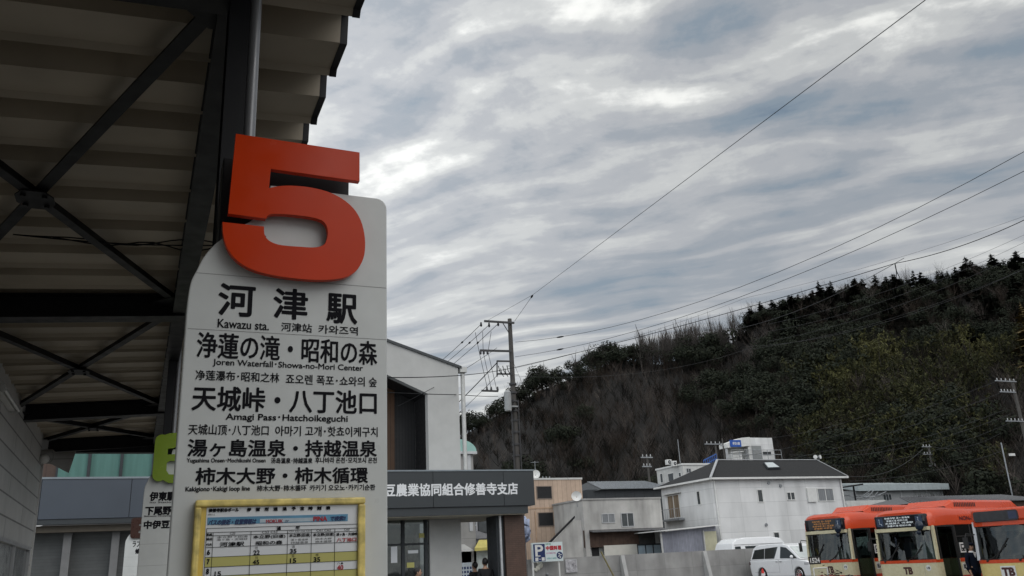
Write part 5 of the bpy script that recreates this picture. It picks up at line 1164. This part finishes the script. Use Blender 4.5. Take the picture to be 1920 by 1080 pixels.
MB().add([(wsp[0][0] + .03, -.70, wsp[0][1]), (wsp[0][0] + .03, .70, wsp[0][1]), (wsp[1][0] + .03, .82, wsp[1][1]), (wsp[1][0] + .03, -.82, wsp[1][1])], [(0, 1, 2, 3)]).build('windscreen', G_car, ml, fix=False)
wheelset(ml, (.98, 3.93), .90, .33, None)
m_ = MB()
for x in (.98, 3.93):
    for s_ in (-1, 1): m_.tube([(x, s_ * .68, .36), (x, s_ * .45, .36)], .42, 14)
m_.build('wheel_well', M_dark, ml)
for s_ in (-1, 1):
    m_ = MB(); m_.ball((3.62, s_ * 1.0, 1.22), .12, 10, 8, (.7, .8, .75)); m_.build('mirror', M_carw, ml)
    m_ = MB(); m_.box(2.22, 2.40, s_ * .918, s_ * .94, .98, 1.01); m_.box(2.52, 2.70, s_ * .918, s_ * .94, .98, 1.01); m_.build('door_handle', M_chrome, ml)
    m_ = MB()
    for x in (2.45, 3.48): m_.box(x, x + .012, s_ * .916, s_ * .9185, .42, 1.09)
    m_.box(.4, 2.45, s_ * .916, s_ * .9185, .46, .47); m_.build('door_gap', mat('gap_grey', (.2, .2, .21), .6), ml)
    m_ = MB(); m_.box(4.40, 4.74, s_ * .60, s_ * .925, .80, .94); m_.build('headlight', M_lens, ml, bevel=.03)
    m_ = MB(); m_.box(-.015, .10, s_ * .72, s_ * .925, .86, 1.02); m_.build('tail_light', mat('tail_lamp', (.12, .08, .09), .2), ml)
B(4.80, 4.88, -.5, .5, .55, .78).build('grille', M_chrome, ml)
q = PD(1337, 1030, 50)
lv = thing('long_van', 'long white high roofed van half hidden behind the concrete wall', 'van', (q.x, YW + 1.6, 0), R_(3))
b_l = [(0, .3), (0.0, 1.0), (.10, 1.36), (5.15, 1.36), (5.3, 1.0), (5.3, .3)]
MB().prism(b_l, -.88, .88, 'y').build('body', M_carw, lv, bevel=.05)
zz = PY(1395, 1008, YW + 1.0)[1]; L_ = PY(1452, 1015, YW + .9)[0] - PY(1338, 1015, YW + .9)[0]
gl_ = [(.1, 1.355), (.42, zz - .28), (.85, zz - .06), (1.6, zz), (4.0, zz), (4.9, zz - .10), (5.2, zz - .35), (5.25, 1.355)]
n = len(gl_); m_ = MB(); vs = [(x, -tumb(z, 1.355, zz, .87, .70), z) for x, z in gl_] + [(x, tumb(z, 1.355, zz, .87, .70), z) for x, z in gl_]
m_.add(vs, [tuple(range(n)), tuple(range(2 * n - 1, n - 1, -1))] + [(i, i + n, (i + 1) % n + n, (i + 1) % n) for i in range(n)]); m_.build('roof', M_carw, lv, bevel=.05)
zc_ = 1.36 + (zz - 1.36) * .52
side_panes(lv, [[(.35, 1.40), (1.05, 1.40), (1.05, zc_), (.55, zc_)], [(1.45, 1.40), (2.7, 1.40), (2.7, zc_), (1.45, zc_)], [(2.95, 1.40), (4.1, 1.40), (4.1, zc_), (2.95, zc_)], [(4.3, 1.40), (5.05, 1.40), (4.95, zc_), (4.3, zc_)]], 1.355, zz, .87, .70, G_car)
m_ = MB(); m_.box(.5, 5.0, -.80, -.785, zc_ + .08, zc_ + .10); m_.build('drip_rail', MATS['gap_grey'], lv)
wheelset(lv, (.9, 4.2), .86, .31, None)
lv.scale = (L_ / 5.3, 1, 1)
q = PD(1431, 1078, 44.5)
co = thing('traffic_cone', 'red traffic cone with a white band by the rear wheel of the white minivan', 'traffic cone', (q.x, q.y, -.02))
m_ = MB(); m_.tube([(0, 0, .03), (0, 0, .70)], [.16, .035], 16); m_.build('body', M_cone, co); m_ = MB(); m_.tube([(0, 0, .34), (0, 0, .46)], [.108, .084], 16, cap=False); m_.build('reflective_band', M_white, co); B(-.2, .2, -.2, .2, 0, .03).build('base', M_rubber, co)
fl = [(1528, 857), (1536, 857)]
y_ = 49
for i, (px, py) in enumerate(fl):
    x, z = PY(px, py, y_); o = thing('floodlight', ['left of the two round floodlights above the right end of the black house roof', 'right of the two round floodlights above the right end of the black house roof'][i], 'floodlight', (x, y_, z), R_(-25 + 40 * i))
    MB().tube([(0, .1, 0), (0, -.02, 0), (0, -.10, 0)], [.08, .14, .17], 12).build('head', M_galv, o); MB().tube([(0, -.112, 0), (0, -.101, 0)], .15, 12).build('lens', M_white, o); MB().tube([(0, .05, 0), (0, .05, -1.0)], .03, 6).build('stem', M_galv, o)
# ------------------------------------------------------------------ utility poles
YP = 34.06
up = thing('utility_pole', 'tall concrete utility pole with crossarms and a grey transformer rising behind the dark fascia', 'utility pole', (0, 0, 0))
xp, zp = PY(955.5, 598, YP); xb_ = PY(968, 880, YP)[0]
MB().tube([(xp + (xb_ - xp) * 0, YP, -.1), (xp, YP, 6), (xp, YP, zp)], [.17, .145, .10], 12).build('shaft', M_pole, up)
sl_ = MB()
for z in [PY(960, p, YP)[1] for p in (722, 738, 754, 772, 790, 812, 835, 856)]: sl_.tube([(xp, YP, z), (xp, YP, z + .09)], .185, 12)
for k in range(14): z = 5.2 + k * .42; sl_.tube([(xp - .3 if k % 2 else xp + .3, YP - .02, z), (xp, YP - .02, z)], .014, 5)
for dx in (-.17, .18): sl_.tube([(xp + dx, YP - .1, 0), (xp + dx, YP - .1, 9.0)], .035, 6)
sl_.build('band', M_iron, up)
def arm(px0, py0, px1, py1, w=.09, nm='crossarm'):
    a = PY(px0, py0, YP - .2); b = PY(px1, py1, YP - .2); MB().bar((a[0], YP - .2, a[1]), (b[0], YP - .2, b[1]), w, w).build(nm, M_iron, up); return a, b
arm(908, 602, 964, 605.5); arm(900, 657, 958, 658.5); arm(932, 677, 958, 677.5, .07); arm(933, 701, 960, 701.5, .07); arm(903, 732.5, 934, 733.5, .08)
m_ = MB(); a = PY(932, 676, YP - .2); b = PY(932, 706, YP - .2); m_.bar((a[0], YP - .2, a[1]), (b[0], YP - .2, b[1]), .05, .05); a = PY(943, 606, YP - .2); b = PY(955, 622, YP - .2); m_.bar((a[0], YP - .2, a[1]), (b[0], YP - .1, b[1]), .03, .03)
m_.build('arm_brace', M_iron, up)
for px, py in ((902, 608), (917, 609), (934, 607), (901, 660), (907, 660), (914, 660), (913, 729), (921, 729), (933, 729)):
    x, z = PY(px, py, YP - .2); m_ = MB(); m_.tube([(x, YP - .2, z - .12), (x, YP - .2, z - .06), (x, YP - .2, z), (x, YP - .2, z + .1)], [.03, .06, .05, .035], 8); m_.build('insulator', M_steel if py < 650 else M_iron, up)
tr = MB(); a = PY(943.5, 738, YP - .3); b = PY(955, 772, YP - .3); xm = (a[0] + b[0]) / 2; r = (b[0] - a[0]) / 2 + .03
tr.tube([(xm, YP - .5, b[1]), (xm, YP - .5, a[1])], r, 14); tr.tube([(xm, YP - .5, a[1]), (xm, YP - .5, a[1] + .12)], [r * 1.05, r * .6], 14); tr.box(xm, xp, YP - .5, YP, b[1] + .2, b[1] + .26); tr.build('transformer', mat('transformer_grey', (.33, .34, .34), .5), up)
jm = MB()
for p0, p1, p2 in (((891, 623), (898, 658), (914, 729)), ((905, 622), (906, 660), (921, 729)), ((921, 622), (915, 660), (931, 729))):
    pts = [Vector((PY(*p, YP - .2)[0], YP - .2, PY(*p, YP - .2)[1])) for p in (p0, p1, p2)]; jm.tube(pts, .012, 5)
for k in range(5): x, z = PY(934 + k * 4, 692 + (k % 2) * 5, YP - .2); jm.tube([(x, YP - .25, z + .15), (x + .05, YP - .25, z - .1), (x + .15, YP - .25, z - .25)], .02, 5)
jm.build('jumper_cable', M_wire, up)
def small_pole(px0, py0, px1, py1, y, label, arms, r=.12, zbase=-.1, ins=3):
    x, zt = PY(px0, py0, y); o = thing('utility_pole', label, 'utility pole', (x, y, 0))
    MB().tube([(0, 0, zbase), (0, 0, zt)], [r * 1.3, r * .8], 10).build('shaft', M_pole, o)
    for ax0, ax1, ay in arms:
        a = PY(ax0, ay, y)[0] - x; z = PY(px0, ay, y)[1]; b = PY(ax1, ay, y)[0] - x
        MB().box(a, b, -.18, -.10, z - .05, z + .05).build('crossarm', M_galv, o)
        for k in range(ins): xx = a + (b - a) * (k + .5) / ins; m_ = MB(); m_.tube([(xx, -.14, z + .05), (xx, -.14, z + .14), (xx, -.14, z + .27)], [.025, .055, .03], 8); m_.build('insulator', M_porc, o)
    return o
small_pole(1213, 853, 1218, 905, 63, 'utility pole with a cluttered top above the ribbed metal roof', ((1200, 1222, 858), (1203, 1220, 875)))
o = small_pole(1341, 831, 1346, 862, 69.5, 'short utility pole with white insulators left of the blue sign', ((1320, 1352, 833),), ins=4)
small_pole(1354, 822, 1358, 862, 70.5, 'bare slim utility pole right beside the blue signed building', ((1349, 1356, 836),), .09, ins=1)
small_pole(1741, 838, 1757, 905, 72, 'distant green grey utility pole standing behind the long low shed', ((1727, 1744, 838), (1729, 1746, 852), (1740, 1754, 874)), .16)
small_pole(1897, 712, 1930, 900, 52, 'utility pole with rows of white insulators near the right edge of the hill', ((1864, 1903, 716), (1873, 1902, 736), (1884, 1918, 790)), .17, ins=5)
x, zt = PY(1877, 830, 58); tp = thing('twin_mast', 'slim leaning pair of grey masts on the slope above the nearest bus', 'mast'); m_ = MB(); xb, zb = PY(1897, 930, 58); m_.tube([(xb, 58, -.1), (x, 58, zt)], .07, 8); m_.tube([(xb + .35, 58.2, -.1), (x + .2, 58.2, zt - 1)], .05, 8); m_.build('mast', M_galv, tp)
m_ = MB(); a = PY(1893, 852, 58); m_.box(a[0], a[0] + .7, 57.9, 58.1, a[1] - .15, a[1] + .1); m_.build('lamp_head', M_white, tp)

# ------------------------------------------------------------------ overhead cables
def cable(label, pts, sag, r, m=None, extra=None):
    P = [PD(*p) for p in pts]; out_ = []
    for i in range(len(P) - 1):
        for k in range(14):
            t = k / 14; q = P[i].lerp(P[i + 1], t); q.z -= sag * 4 * t * (1 - t) / max(1, len(P) - 1); out_.append(q)
    out_.append(P[-1]); mb = MB(); mb.tube(out_, r * .66, 5)
    if extra: extra(mb, out_)
    return tag(mb.build('power_cable', m or M_wire, fix=False), label, 'cable', 'overhead cables')
def joint(i, r=.06):
    def f(mb, p): d_ = (p[i + 1] - p[i]).normalized(); mb.tube([p[i] - d_ * .22, p[i] - d_ * .08, p[i] + d_ * .08, p[i] + d_ * .22], [.02, r, r, .02], 6)
    return f
DP = 39.0
cable('long lone cable climbing steeply from the tall pole to the top edge of the sky', [(912, 602, DP), (1000, 552, 34), (1735, 0, 11)], .0, .0095)
cable('short stay from the pole top up to the knot in the lone cable', [(965, 602, DP), (1000, 552, 34)], 0, .012, None, joint(13, .04))
cable('upper of the two heavy cables running from the tall pole to the right edge', [(966, 641.5, DP), (1930, 279, 22)], 1.05, .013, None, joint(2, .035))
cable('lower of the two heavy cables running from the tall pole to the right edge', [(966, 669, DP), (1930, 316, 22)], .8, .013, None, joint(2, .035))
cable('first high voltage line slanting down left from the pole top behind the gable', [(902, 608, DP), (740, 738, 66)], .3, .02, None, joint(2, .045))
cable('middle high voltage line slanting down left from the pole top behind the gable', [(917, 609, DP), (750, 738, 66)], .3, .02, None, joint(2, .045))
cable('third high voltage line slanting down left from the pole top behind the gable', [(934, 607, DP), (760, 745, 66)], .3, .02, None, joint(2, .045))
cable('thick cable crossing the gable wall and the hill with a hanging fitting', [(640, 706, 19), (958, 690.5, DP), (1678, 494, 30), (1930, 408, 26)], .5, .020, None, lambda mb, p: (mb.tube([p[28], p[28] + Vector((0, 0, -.35))], .02, 5), mb.tube([p[28] + Vector((0, 0, -.3)), p[28] + Vector((-.1, 0, -.6)), p[28] + Vector((.12, 0, -.6)), p[28] + Vector((0, 0, -.3))], .016, 5)))
cable('lower thick cable passing in front of the gable wall to the pole', [(640, 731, 19), (863, 740, 30), (934, 743, DP)], .05, .020)
cable('dark service line rising across the gable wall to the pole bracket', [(745, 762, 26), (932, 652, DP - 2)], .1, .014)
cable('thick messenger cable dropping left from the pole bracket behind the downpipe', [(932, 680, DP), (800, 810, 60)], .1, .035)
cable('second messenger cable dropping left from the lower bracket', [(934, 702, DP), (830, 800, 60)], .1, .018)
cable('thin guy wire running down right from the tall pole across the bare slope', [(961, 676, DP), (1066, 900, 46)], .2, .010, M_wire2)
cable('slack cable looping from the pole along the hill to the right', [(966, 705, DP), (1400, 655, 50), (1930, 500, 40)], 1.2, .009, M_wire2)
cable('pale cable joining the hanging fitting from the left along the ridge', [(1380, 617, 44), (1695, 484, 32)], .35, .016, M_wire2)
cable('fine wire low in the sky above the ridge line', [(966, 690, DP), (1400, 558, 46), (1930, 402, 40)], .5, .010, M_wire2)
cable('highest fine wire over the conifers at right', [(1440, 608, 60), (1930, 436, 44)], .5, .012, M_wire2)
cable('second fine wire over the conifers at right', [(1440, 622, 60), (1930, 450, 44)], .6, .012, M_wire2)
cable('third fine wire over the conifers at right', [(1440, 640, 60), (1930, 468, 44)], .6, .012, M_wire2)
cable('fourth and lowest fine wire over the conifers at right', [(1400, 650, 60), (1930, 500, 44)], .9, .012, M_wire2)
for i, (a, b) in enumerate((((1300, 868, 74), (1866, 716, 51)), ((1340, 880, 74), (1875, 737, 51)), ((1480, 853, 70), (1885, 768, 51)), ((1500, 857, 70), (1895, 776, 51)), ((1540, 872, 70), (1900, 790, 51)))):
    cable(['topmost', 'second from the top', 'middle', 'fourth from the top', 'lowest'][i] + ' of five pale cables crossing the dark slope to the insulator pole', [a, b], .8, .014, M_wire2)
cable('sagging drop cable from the shed pole to the white house', [(1730, 842, 68), (1590, 893, 60)], .7, .022, M_wire2)
cable('cable from the shed pole to the slim twin mast', [(1745, 837, 68), (1876, 812, 56)], .5, .014, M_wire2)
cable('low cable above the long shed roof toward the twin mast', [(1595, 902, 62), (1878, 846, 56)], .4, .014, M_wire2)
cable('thin cable from the white tower roof across the slope', [(1447, 821, 64), (1640, 772, 80)], .3, .012, M_wire2)

# ------------------------------------------------------------------ the wooded hill
SK = [(-70, 3), (-30, 5), (-16, 6.5), (-8, 8.6), (-3.77, 9.7), (-1.47, 11.0), (1.2, 12.5), (4.6, 13.7), (6.9, 14.0), (8.7, 14.3), (12.4, 15.0), (16, 15.4), (19.6, 15.6), (23, 15.9), (26, 15.9), (29.2, 15.8), (32, 15.6), (45, 14.5), (60, 12), (85, 8)]
def skyl(a):
    for (a0, e0), (a1, e1) in zip(SK[:-1], SK[1:]):
        if a0 <= a <= a1: return e0 + (e1 - e0) * (a - a0) / (a1 - a0)
    return 3
RR, R0 = 190.0, 98.0
def nz2(a, r): return 1.3 * math.sin(a * .55 + r * .05) + .9 * math.sin(a * 1.3 - r * .11 + 1) + .6 * math.sin(a * 2.3 + r * .19)
def tree_h(a):
    if a < 8.2: return 5.5
    if a < 9.2: return 5.5 + 2.9 * (a - 8.2)
    if a < 14.5: return 8.4
    if a < 16.5: return 8.4 - 2.5 * (a - 14.5)
    return 3.4
def hz(a, r):
    zr = 1.6 + RR * math.tan(R_(skyl(a))) - tree_h(a)
    s = (r - R0) / (RR - R0)
    if s <= 0: return -.25 + .4 * max(s, -1)
    if s <= 1: return zr * (.70 * s + .30 * s * s) + nz2(a, r) * min(1, s * 2.0) * (1 - .7 * s)
    return zr * max(.2, 1 - (s - 1) * .55)
m_ = MB(); az_ = [-70 + 1.4 * i for i in range(112)]; rs_ = [88, 98, 106, 115, 125, 135, 146, 157, 168, 179, 190, 200, 215, 240, 290]
for a in az_:
    for r in rs_: v = AZ(a, r); m_.v.append((v.x, v.y, hz(a, r) if r > 90 else -.6))
nr = len(rs_)
for i in range(len(az_) - 1):
    for j in range(nr - 1): m_.f.append((i * nr + j, (i + 1) * nr + j, (i + 1) * nr + j + 1, i * nr + j + 1)); m_.m.append(0); m_.sm.append(True)
tag(m_.build('hill', mat('leaf_litter', (.010, .0088, .0078), .95, var=.4, vs=.25)), kind='structure')

rnd = random.Random(11)
def rv3(s=1): return Vector((rnd.gauss(0, s), rnd.gauss(0, s), rnd.gauss(0, s)))
def leaf(mb, c, u, w, mi=0): mb.add([c - u, c + w * .5 - u * .2, c + u, c - w * .5 + u * .1], [(0, 1, 2, 3)], mi)
def conifer_mesh(h, seed, spread=.23):
    global rnd
    rnd = random.Random(seed); c = MB(); nw = 26
    for i in range(nw):
        t = .12 + .88 * (i / nw); z = h * t; rad = h * spread * (1 - t) ** (.5 + .12 * (seed % 3)) * rnd.uniform(.6, 1.3) + .10
        for k in range(8):
            a = rnd.uniform(0, 6.283); rr = rad * rnd.uniform(.35, 1.25); d = Vector((math.cos(a), math.sin(a), 0)); p = Vector((0, 0, z)) + d * rr * .45; droop = Vector((0, 0, -rr * rnd.uniform(.15, .5) + .1))
            s = Vector((-d.y, d.x, rnd.uniform(-.3, .3))) * rr * rnd.uniform(.3, .5)
            c.add([Vector((0, 0, z + .15)), p + s + droop * .5, p + d * rr * .55 + droop, p - s + droop * .5], [(0, 1, 2, 3)], rnd.choice((0, 0, 1)))
    c.add([(0, 0, h * 1.05), (.10, 0, h * .9), (-.05, .09, h * .9), (-.05, -.09, h * .9)], [(0, 1, 2), (0, 2, 3), (0, 3, 1)])
    tk = MB().tube([(0, 0, -1.5), (0, 0, h * .5), (.05, 0, h * .95)], [.22, .12, .02], 6); return c, tk
def broad_mesh(h, seed, w=.42, size=.33, n=1050):
    global rnd
    rnd = random.Random(seed); c = MB(); lobes = [(Vector((rnd.gauss(0, h * w * .45), rnd.gauss(0, h * w * .45), h * rnd.uniform(.45, .82))), h * rnd.uniform(.16, .27)) for _ in range(9)]
    for i in range(n):
        o, r = rnd.choice(lobes); d = rv3().normalized(); p = o + d * r * rnd.uniform(.7, 1.08); p.z = max(p.z, h * .2)
        u = d.cross(rv3()).normalized() * size * rnd.uniform(.5, 1.1); w_ = d.cross(u).normalized() * size * rnd.uniform(.5, 1.1) + d * .1; leaf(c, p, u, w_, rnd.choice((0, 0, 1)))
    tk = MB(); tk.tube([(0, 0, -1.5), (0, 0, h * .3), (.1, .05, h * .6)], [.25, .18, .06], 6)
    for o, r in lobes[:5]: tk.tube([(0, 0, h * .25), o * .6 + Vector((0, 0, h * .12)), o], [.12, .07, .02], 5)
    return c, tk
def bamboo_mesh(h, seed):
    global rnd
    rnd = random.Random(seed); c = MB(); tk = MB()
    for k in range(13):
        a = rnd.uniform(0, 6.28); b = Vector((rnd.gauss(0, .9), rnd.gauss(0, .9), 0)); hh = h * rnd.uniform(.7, 1.1); lean = Vector((math.cos(a), math.sin(a), 0)) * hh * rnd.uniform(.10, .3)
        def P(t): return b + Vector((0, 0, hh * (t - .16 * t ** 4))) + lean * t ** 2.4
        tk.tube([P(0) - Vector((0, 0, 1.2)), P(.4), P(.75), P(1)], [.05, .045, .03, .01], 4)
        for i in range(46):
            t = rnd.uniform(.28, 1.0); p = P(t) + rv3(.42 * (1.25 - t)); u = Vector((rnd.gauss(0, .5), rnd.gauss(0, .5), -rnd.uniform(.1, .8))).normalized() * rnd.uniform(.25, .5); leaf(c, p, u, u.cross(rv3()).normalized() * .2, rnd.choice((0, 0, 0, 1)))
    return c, tk
def twigs(mb, base, h, n, seed_r, spread=.4, w=.05, mi=0):
    r = seed_r
    for i in range(n):
        t = r.uniform(0.12, .6); a = r.uniform(0, 6.283); p = base + Vector((0, 0, h * t)); d = Vector((math.cos(a) * spread, math.sin(a) * spread, 1.0)).normalized(); ln_ = h * (1 - t) * r.uniform(.5, 1.0)
        e = p + d * ln_; q = p + d * ln_ * .5 + Vector((r.gauss(0, .12), r.gauss(0, .12), 0)) * ln_ * .5; s = Vector((r.gauss(0, 1), r.gauss(0, 1), .1)).normalized() * w * (1 - t * .5)
        mb.add([p - s, p + s, q + s * .6, q - s * .6], [(0, 1, 2, 3)], mi); mb.add([q - s * .6, q + s * .6, e], [(0, 1, 2)], mi)
        for k in range(2):
            b_ = p.lerp(e, r.uniform(.35, .8)); d2 = (d + Vector((r.gauss(0, .5), r.gauss(0, .5), r.gauss(0, .25)))).normalized(); e2 = b_ + d2 * ln_ * .4
            mb.add([b_ - s * .4, b_ + s * .4, e2], [(0, 1, 2)], mi)
def bare_mesh(h, seed):
    r = random.Random(seed); c = MB(); tk = MB(); top_ = Vector((r.gauss(0, .4), r.gauss(0, .4), h * .8)); tk.tube([(0, 0, -1.5), (0, 0, h * .35), top_], [.18, .13, .035], 6)
    for k in range(6):
        t = .3 + .09 * k; a = r.uniform(0, 6.28); b_ = Vector((0, 0, h * t)); e = b_ + Vector((math.cos(a) * .32, math.sin(a) * .32, .9)) * h * .42; tk.tube([b_, b_.lerp(e, .5) + Vector((r.gauss(0, .1), r.gauss(0, .1), 0)), e], [.09, .06, .02], 4)
    twigs(c, Vector((0, 0, h * .05)), h, 46, r, .42, .030); return c, tk
K = {'con': [mat('con_dark', (.017, .022, .016), .9, var=.4, vs=.6, spec=.1), mat('con_mid', (.030, .037, .025), .9, var=.4, vs=.6, spec=.1)],
     'ever': [mat('ever_dark', (.016, .020, .013), .8, var=.4, vs=.4, spec=.15), mat('ever_mid', (.023, .027, .016), .8, var=.4, vs=.4, spec=.15)],
     'bam': [mat('bam_olive', (.030, .033, .014), .8, var=.45, vs=.3, spec=.15), mat('bam_light', (.070, .068, .026), .8, var=.4, vs=.3, spec=.15)],
     'pale': [mat('bam_pale', (.085, .083, .031), .8, var=.4, vs=.3, spec=.15), mat('bam_mid', (.052, .053, .022), .8, var=.4, vs=.3, spec=.15)],
     'gold': [mat('gold_a', (.10, .07, .018), .7, var=.3, vs=.5), mat('gold_b', (.06, .048, .016), .7, var=.3, vs=.5)],
     'bare': [mat('twig_grey', (.062, .054, .049), .9, var=.3, vs=.5)]}
M_bark = mat('bark', (.065, .058, .053), .95, var=.3, spec=.1)
LB = {'con': ('dark_conifer', 'dark pointed conifer among many on the crest of the hill', 'tree', 'dark conifers on the hill crest'),
      'ever': ('evergreen_tree', 'round dark evergreen tree on the hillside', 'tree', 'evergreen trees on the hillside'),
      'bam': ('bamboo_clump', 'olive green feathery bamboo clump on the lower right slope', 'bamboo', 'bamboo clumps on the slope'),
      'pale': ('bamboo_clump', 'paler yellow olive bamboo clump at the upper edge of the bamboo grove', 'bamboo', 'pale bamboo clumps above the grove'),
      'bare': ('bare_tree', 'leafless grey winter tree standing along the ridge', 'tree', 'bare winter trees along the ridge')}
PROTO = {}
def protos(kind, fn, seeds, h):
    PROTO[kind] = []
    for s in seeds:
        c, tk = fn(h, s); cm = c.mesh('crown', K[kind]); tm = tk.mesh('trunk', M_bark); PROTO[kind].append((cm, tm))
protos('con', conifer_mesh, (1, 2, 3, 4), 9.0); protos('ever', broad_mesh, (5, 6, 7, 8), 7.0); protos('bam', bamboo_mesh, (9, 10, 11), 7.5); protos('pale', bamboo_mesh, (21, 22, 23), 7.5); protos('bare', bare_mesh, (12, 13, 14, 15, 16), 8.5)
def plant(kind, a, r, s, sx=1.0, dz=0.0, lab=None):
    v = AZ(a, r); nm, lb, ct, gr = LB[kind]; t = thing(nm, lab or lb, ct, (v.x, v.y, hz(a, r) + dz), rnd.uniform(0, 6.28), gr if not lab else None); t.scale = (s * sx, s * sx, s)
    cm, tm = rnd.choice(PROTO[kind])
    for n_, me in (('crown', cm), ('trunk', tm)): o = bpy.data.objects.new(n_, me); C.objects.link(o); o.parent = t
    return t
rnd = random.Random(77)
# ridge conifers
a = 15.2
while a < 36:
    if not 19.0 < a < 19.0: plant('con', a, 187 + rnd.uniform(-4, 3), rnd.choice((.32, .38, .42, .45, .5, .55, .68)) * rnd.uniform(.9, 1.1) * (.65 if a < 17 else 1), rnd.uniform(1.1, 2.0))
    a += rnd.uniform(.08, .30)
for i in range(52):
    a = rnd.uniform(18, 36); r = rnd.uniform(170, 184); plant('con', a, r, rnd.uniform(.45, .7), rnd.uniform(1.2, 1.9))
for i in range(20):
    a = rnd.uniform(27, 36); r = rnd.uniform(160, 174); plant('con', a, r, rnd.uniform(.45, .7), rnd.uniform(1.2, 1.9))
a = 15.6
while a < 37:
    plant('ever', a, 187 + rnd.uniform(-3, 3), rnd.uniform(.36, .6), rnd.uniform(1.0, 1.5)); a += rnd.uniform(.25, .6)
for i in range(60): plant('ever', rnd.uniform(17, 37), rnd.uniform(158, 184), rnd.uniform(.5, .8), rnd.uniform(.9, 1.3))
plant('con', 6.95, 188, .62, 1.0); plant('con', 6.6, 186, .45, 1.3)
# evergreens of the left ridge and dark patches
a = -8
while a < 9.0:
    plant('ever', a, 187 + rnd.uniform(-5, 3), rnd.uniform(.45, .85), rnd.uniform(.9, 1.4)); a += rnd.uniform(.2, .5)
for ca, cr, sa, sr, n_, s0, s1 in ((15.5, 158, 2.0, 7, 34, .5, .9), (19.5, 160, 1.6, 7, 30, .5, .9), (17, 145, 1.6, 5, 14, .5, .8), (24, 122, 2.5, 7, 26, .5, .9), (11.8, 183, .4, 3, 5, .6, .9), (7.6, 116, 1.0, 4, 8, .5, .8), (13.6, 183, .6, 3, 6, .8, 1.1), (0.2, 122, .8, 6, 8, .5, .9), (3.4, 145, .7, 5, 6, .5, .8), (20, 150, 1.5, 8, 12, .7, 1.0), (26, 125, 3, 8, 16, .5, .9), (22, 116, 2, 6, 14, .5, .8), (28, 168, 4, 5, 18, .4, .7)):
    for i in range(n_): plant('ever', rnd.gauss(ca, sa), rnd.gauss(cr, sr), rnd.uniform(s0, s1), rnd.uniform(.9, 1.3))
# bamboo
for i in range(120):
    t = rnd.random(); a = rnd.uniform(18.3, 29); r = rnd.gauss(140 - abs(a - 23) * .8, 14)
    if r < 108 or r > 165: continue
    plant('bam', a, r, rnd.uniform(.55, .95), rnd.uniform(.9, 1.3))
for i in range(22): t_ = rnd.random(); plant('pale', 20.2 + 4.5 * t_ + rnd.gauss(0, .5), 146 + 8 * t_ + rnd.gauss(0, 3), rnd.uniform(.6, .95), rnd.uniform(.9, 1.3))
for i in range(10): plant('pale', rnd.gauss(29.5, .9), rnd.gauss(154, 4), rnd.uniform(.55, .8))
for i in range(14): plant('bam', rnd.gauss(30.5, 1.2), rnd.gauss(150, 5), rnd.uniform(.6, .9))
g = PROTO['con'][1]; t = thing('golden_conifer', 'yellow gold conifer among the bamboo at the right edge of the slope', 'tree', (0, 0, 0)); v = AZ(31.9, 150); t.location = (v.x, v.y, hz(31.9, 150)); t.scale = (1.5, 1.5, 1.15)
cg = g[0].copy(); cg.materials.clear(); [cg.materials.append(m) for m in K['gold']]
for n_, me in (('crown', cg), ('trunk', g[1])): o = bpy.data.objects.new(n_, me); C.objects.link(o); o.parent = t
# bare ridge trees
for i in range(110): plant('bare', rnd.uniform(8.6, 15.1), rnd.uniform(182, 191), rnd.uniform(.78, 1.02), rnd.uniform(.7, 1.0))
for i in range(9): plant('bare', rnd.uniform(-1, 8), rnd.uniform(183, 189), rnd.uniform(.6, .85))
# the wintry brushwood that covers the rest as one mass
bw = MB(); rb = random.Random(5)
for i in range(3400):
    a = rb.uniform(-12, 38); r = math.sqrt(rb.uniform(96 ** 2, 189 ** 2)); v = AZ(a, r); v.z = hz(a, r); h = rb.uniform(2.6, 7.0) * (.7 if a < 2 else 1)
    twigs(bw, v, h, 28, rb, rb.uniform(.4, .95), rb.uniform(.02, .05), rb.choice((0, 1, 2, 1, 2, 2)))
tag(bw.build('brushwood', [mat('brush_grey', (.095, .081, .072), .95, spec=.05, var=.35, vs=.15), mat('brush_brown', (.036, .028, .0225), .95, spec=.05, var=.35, vs=.15), mat('brush_dark', (.012, .0115, .010), .95, spec=.05, var=.35, vs=.15)], fix=False), 'tangle of leafless grey brown brushwood covering the hillside', 'brushwood', kind='stuff')
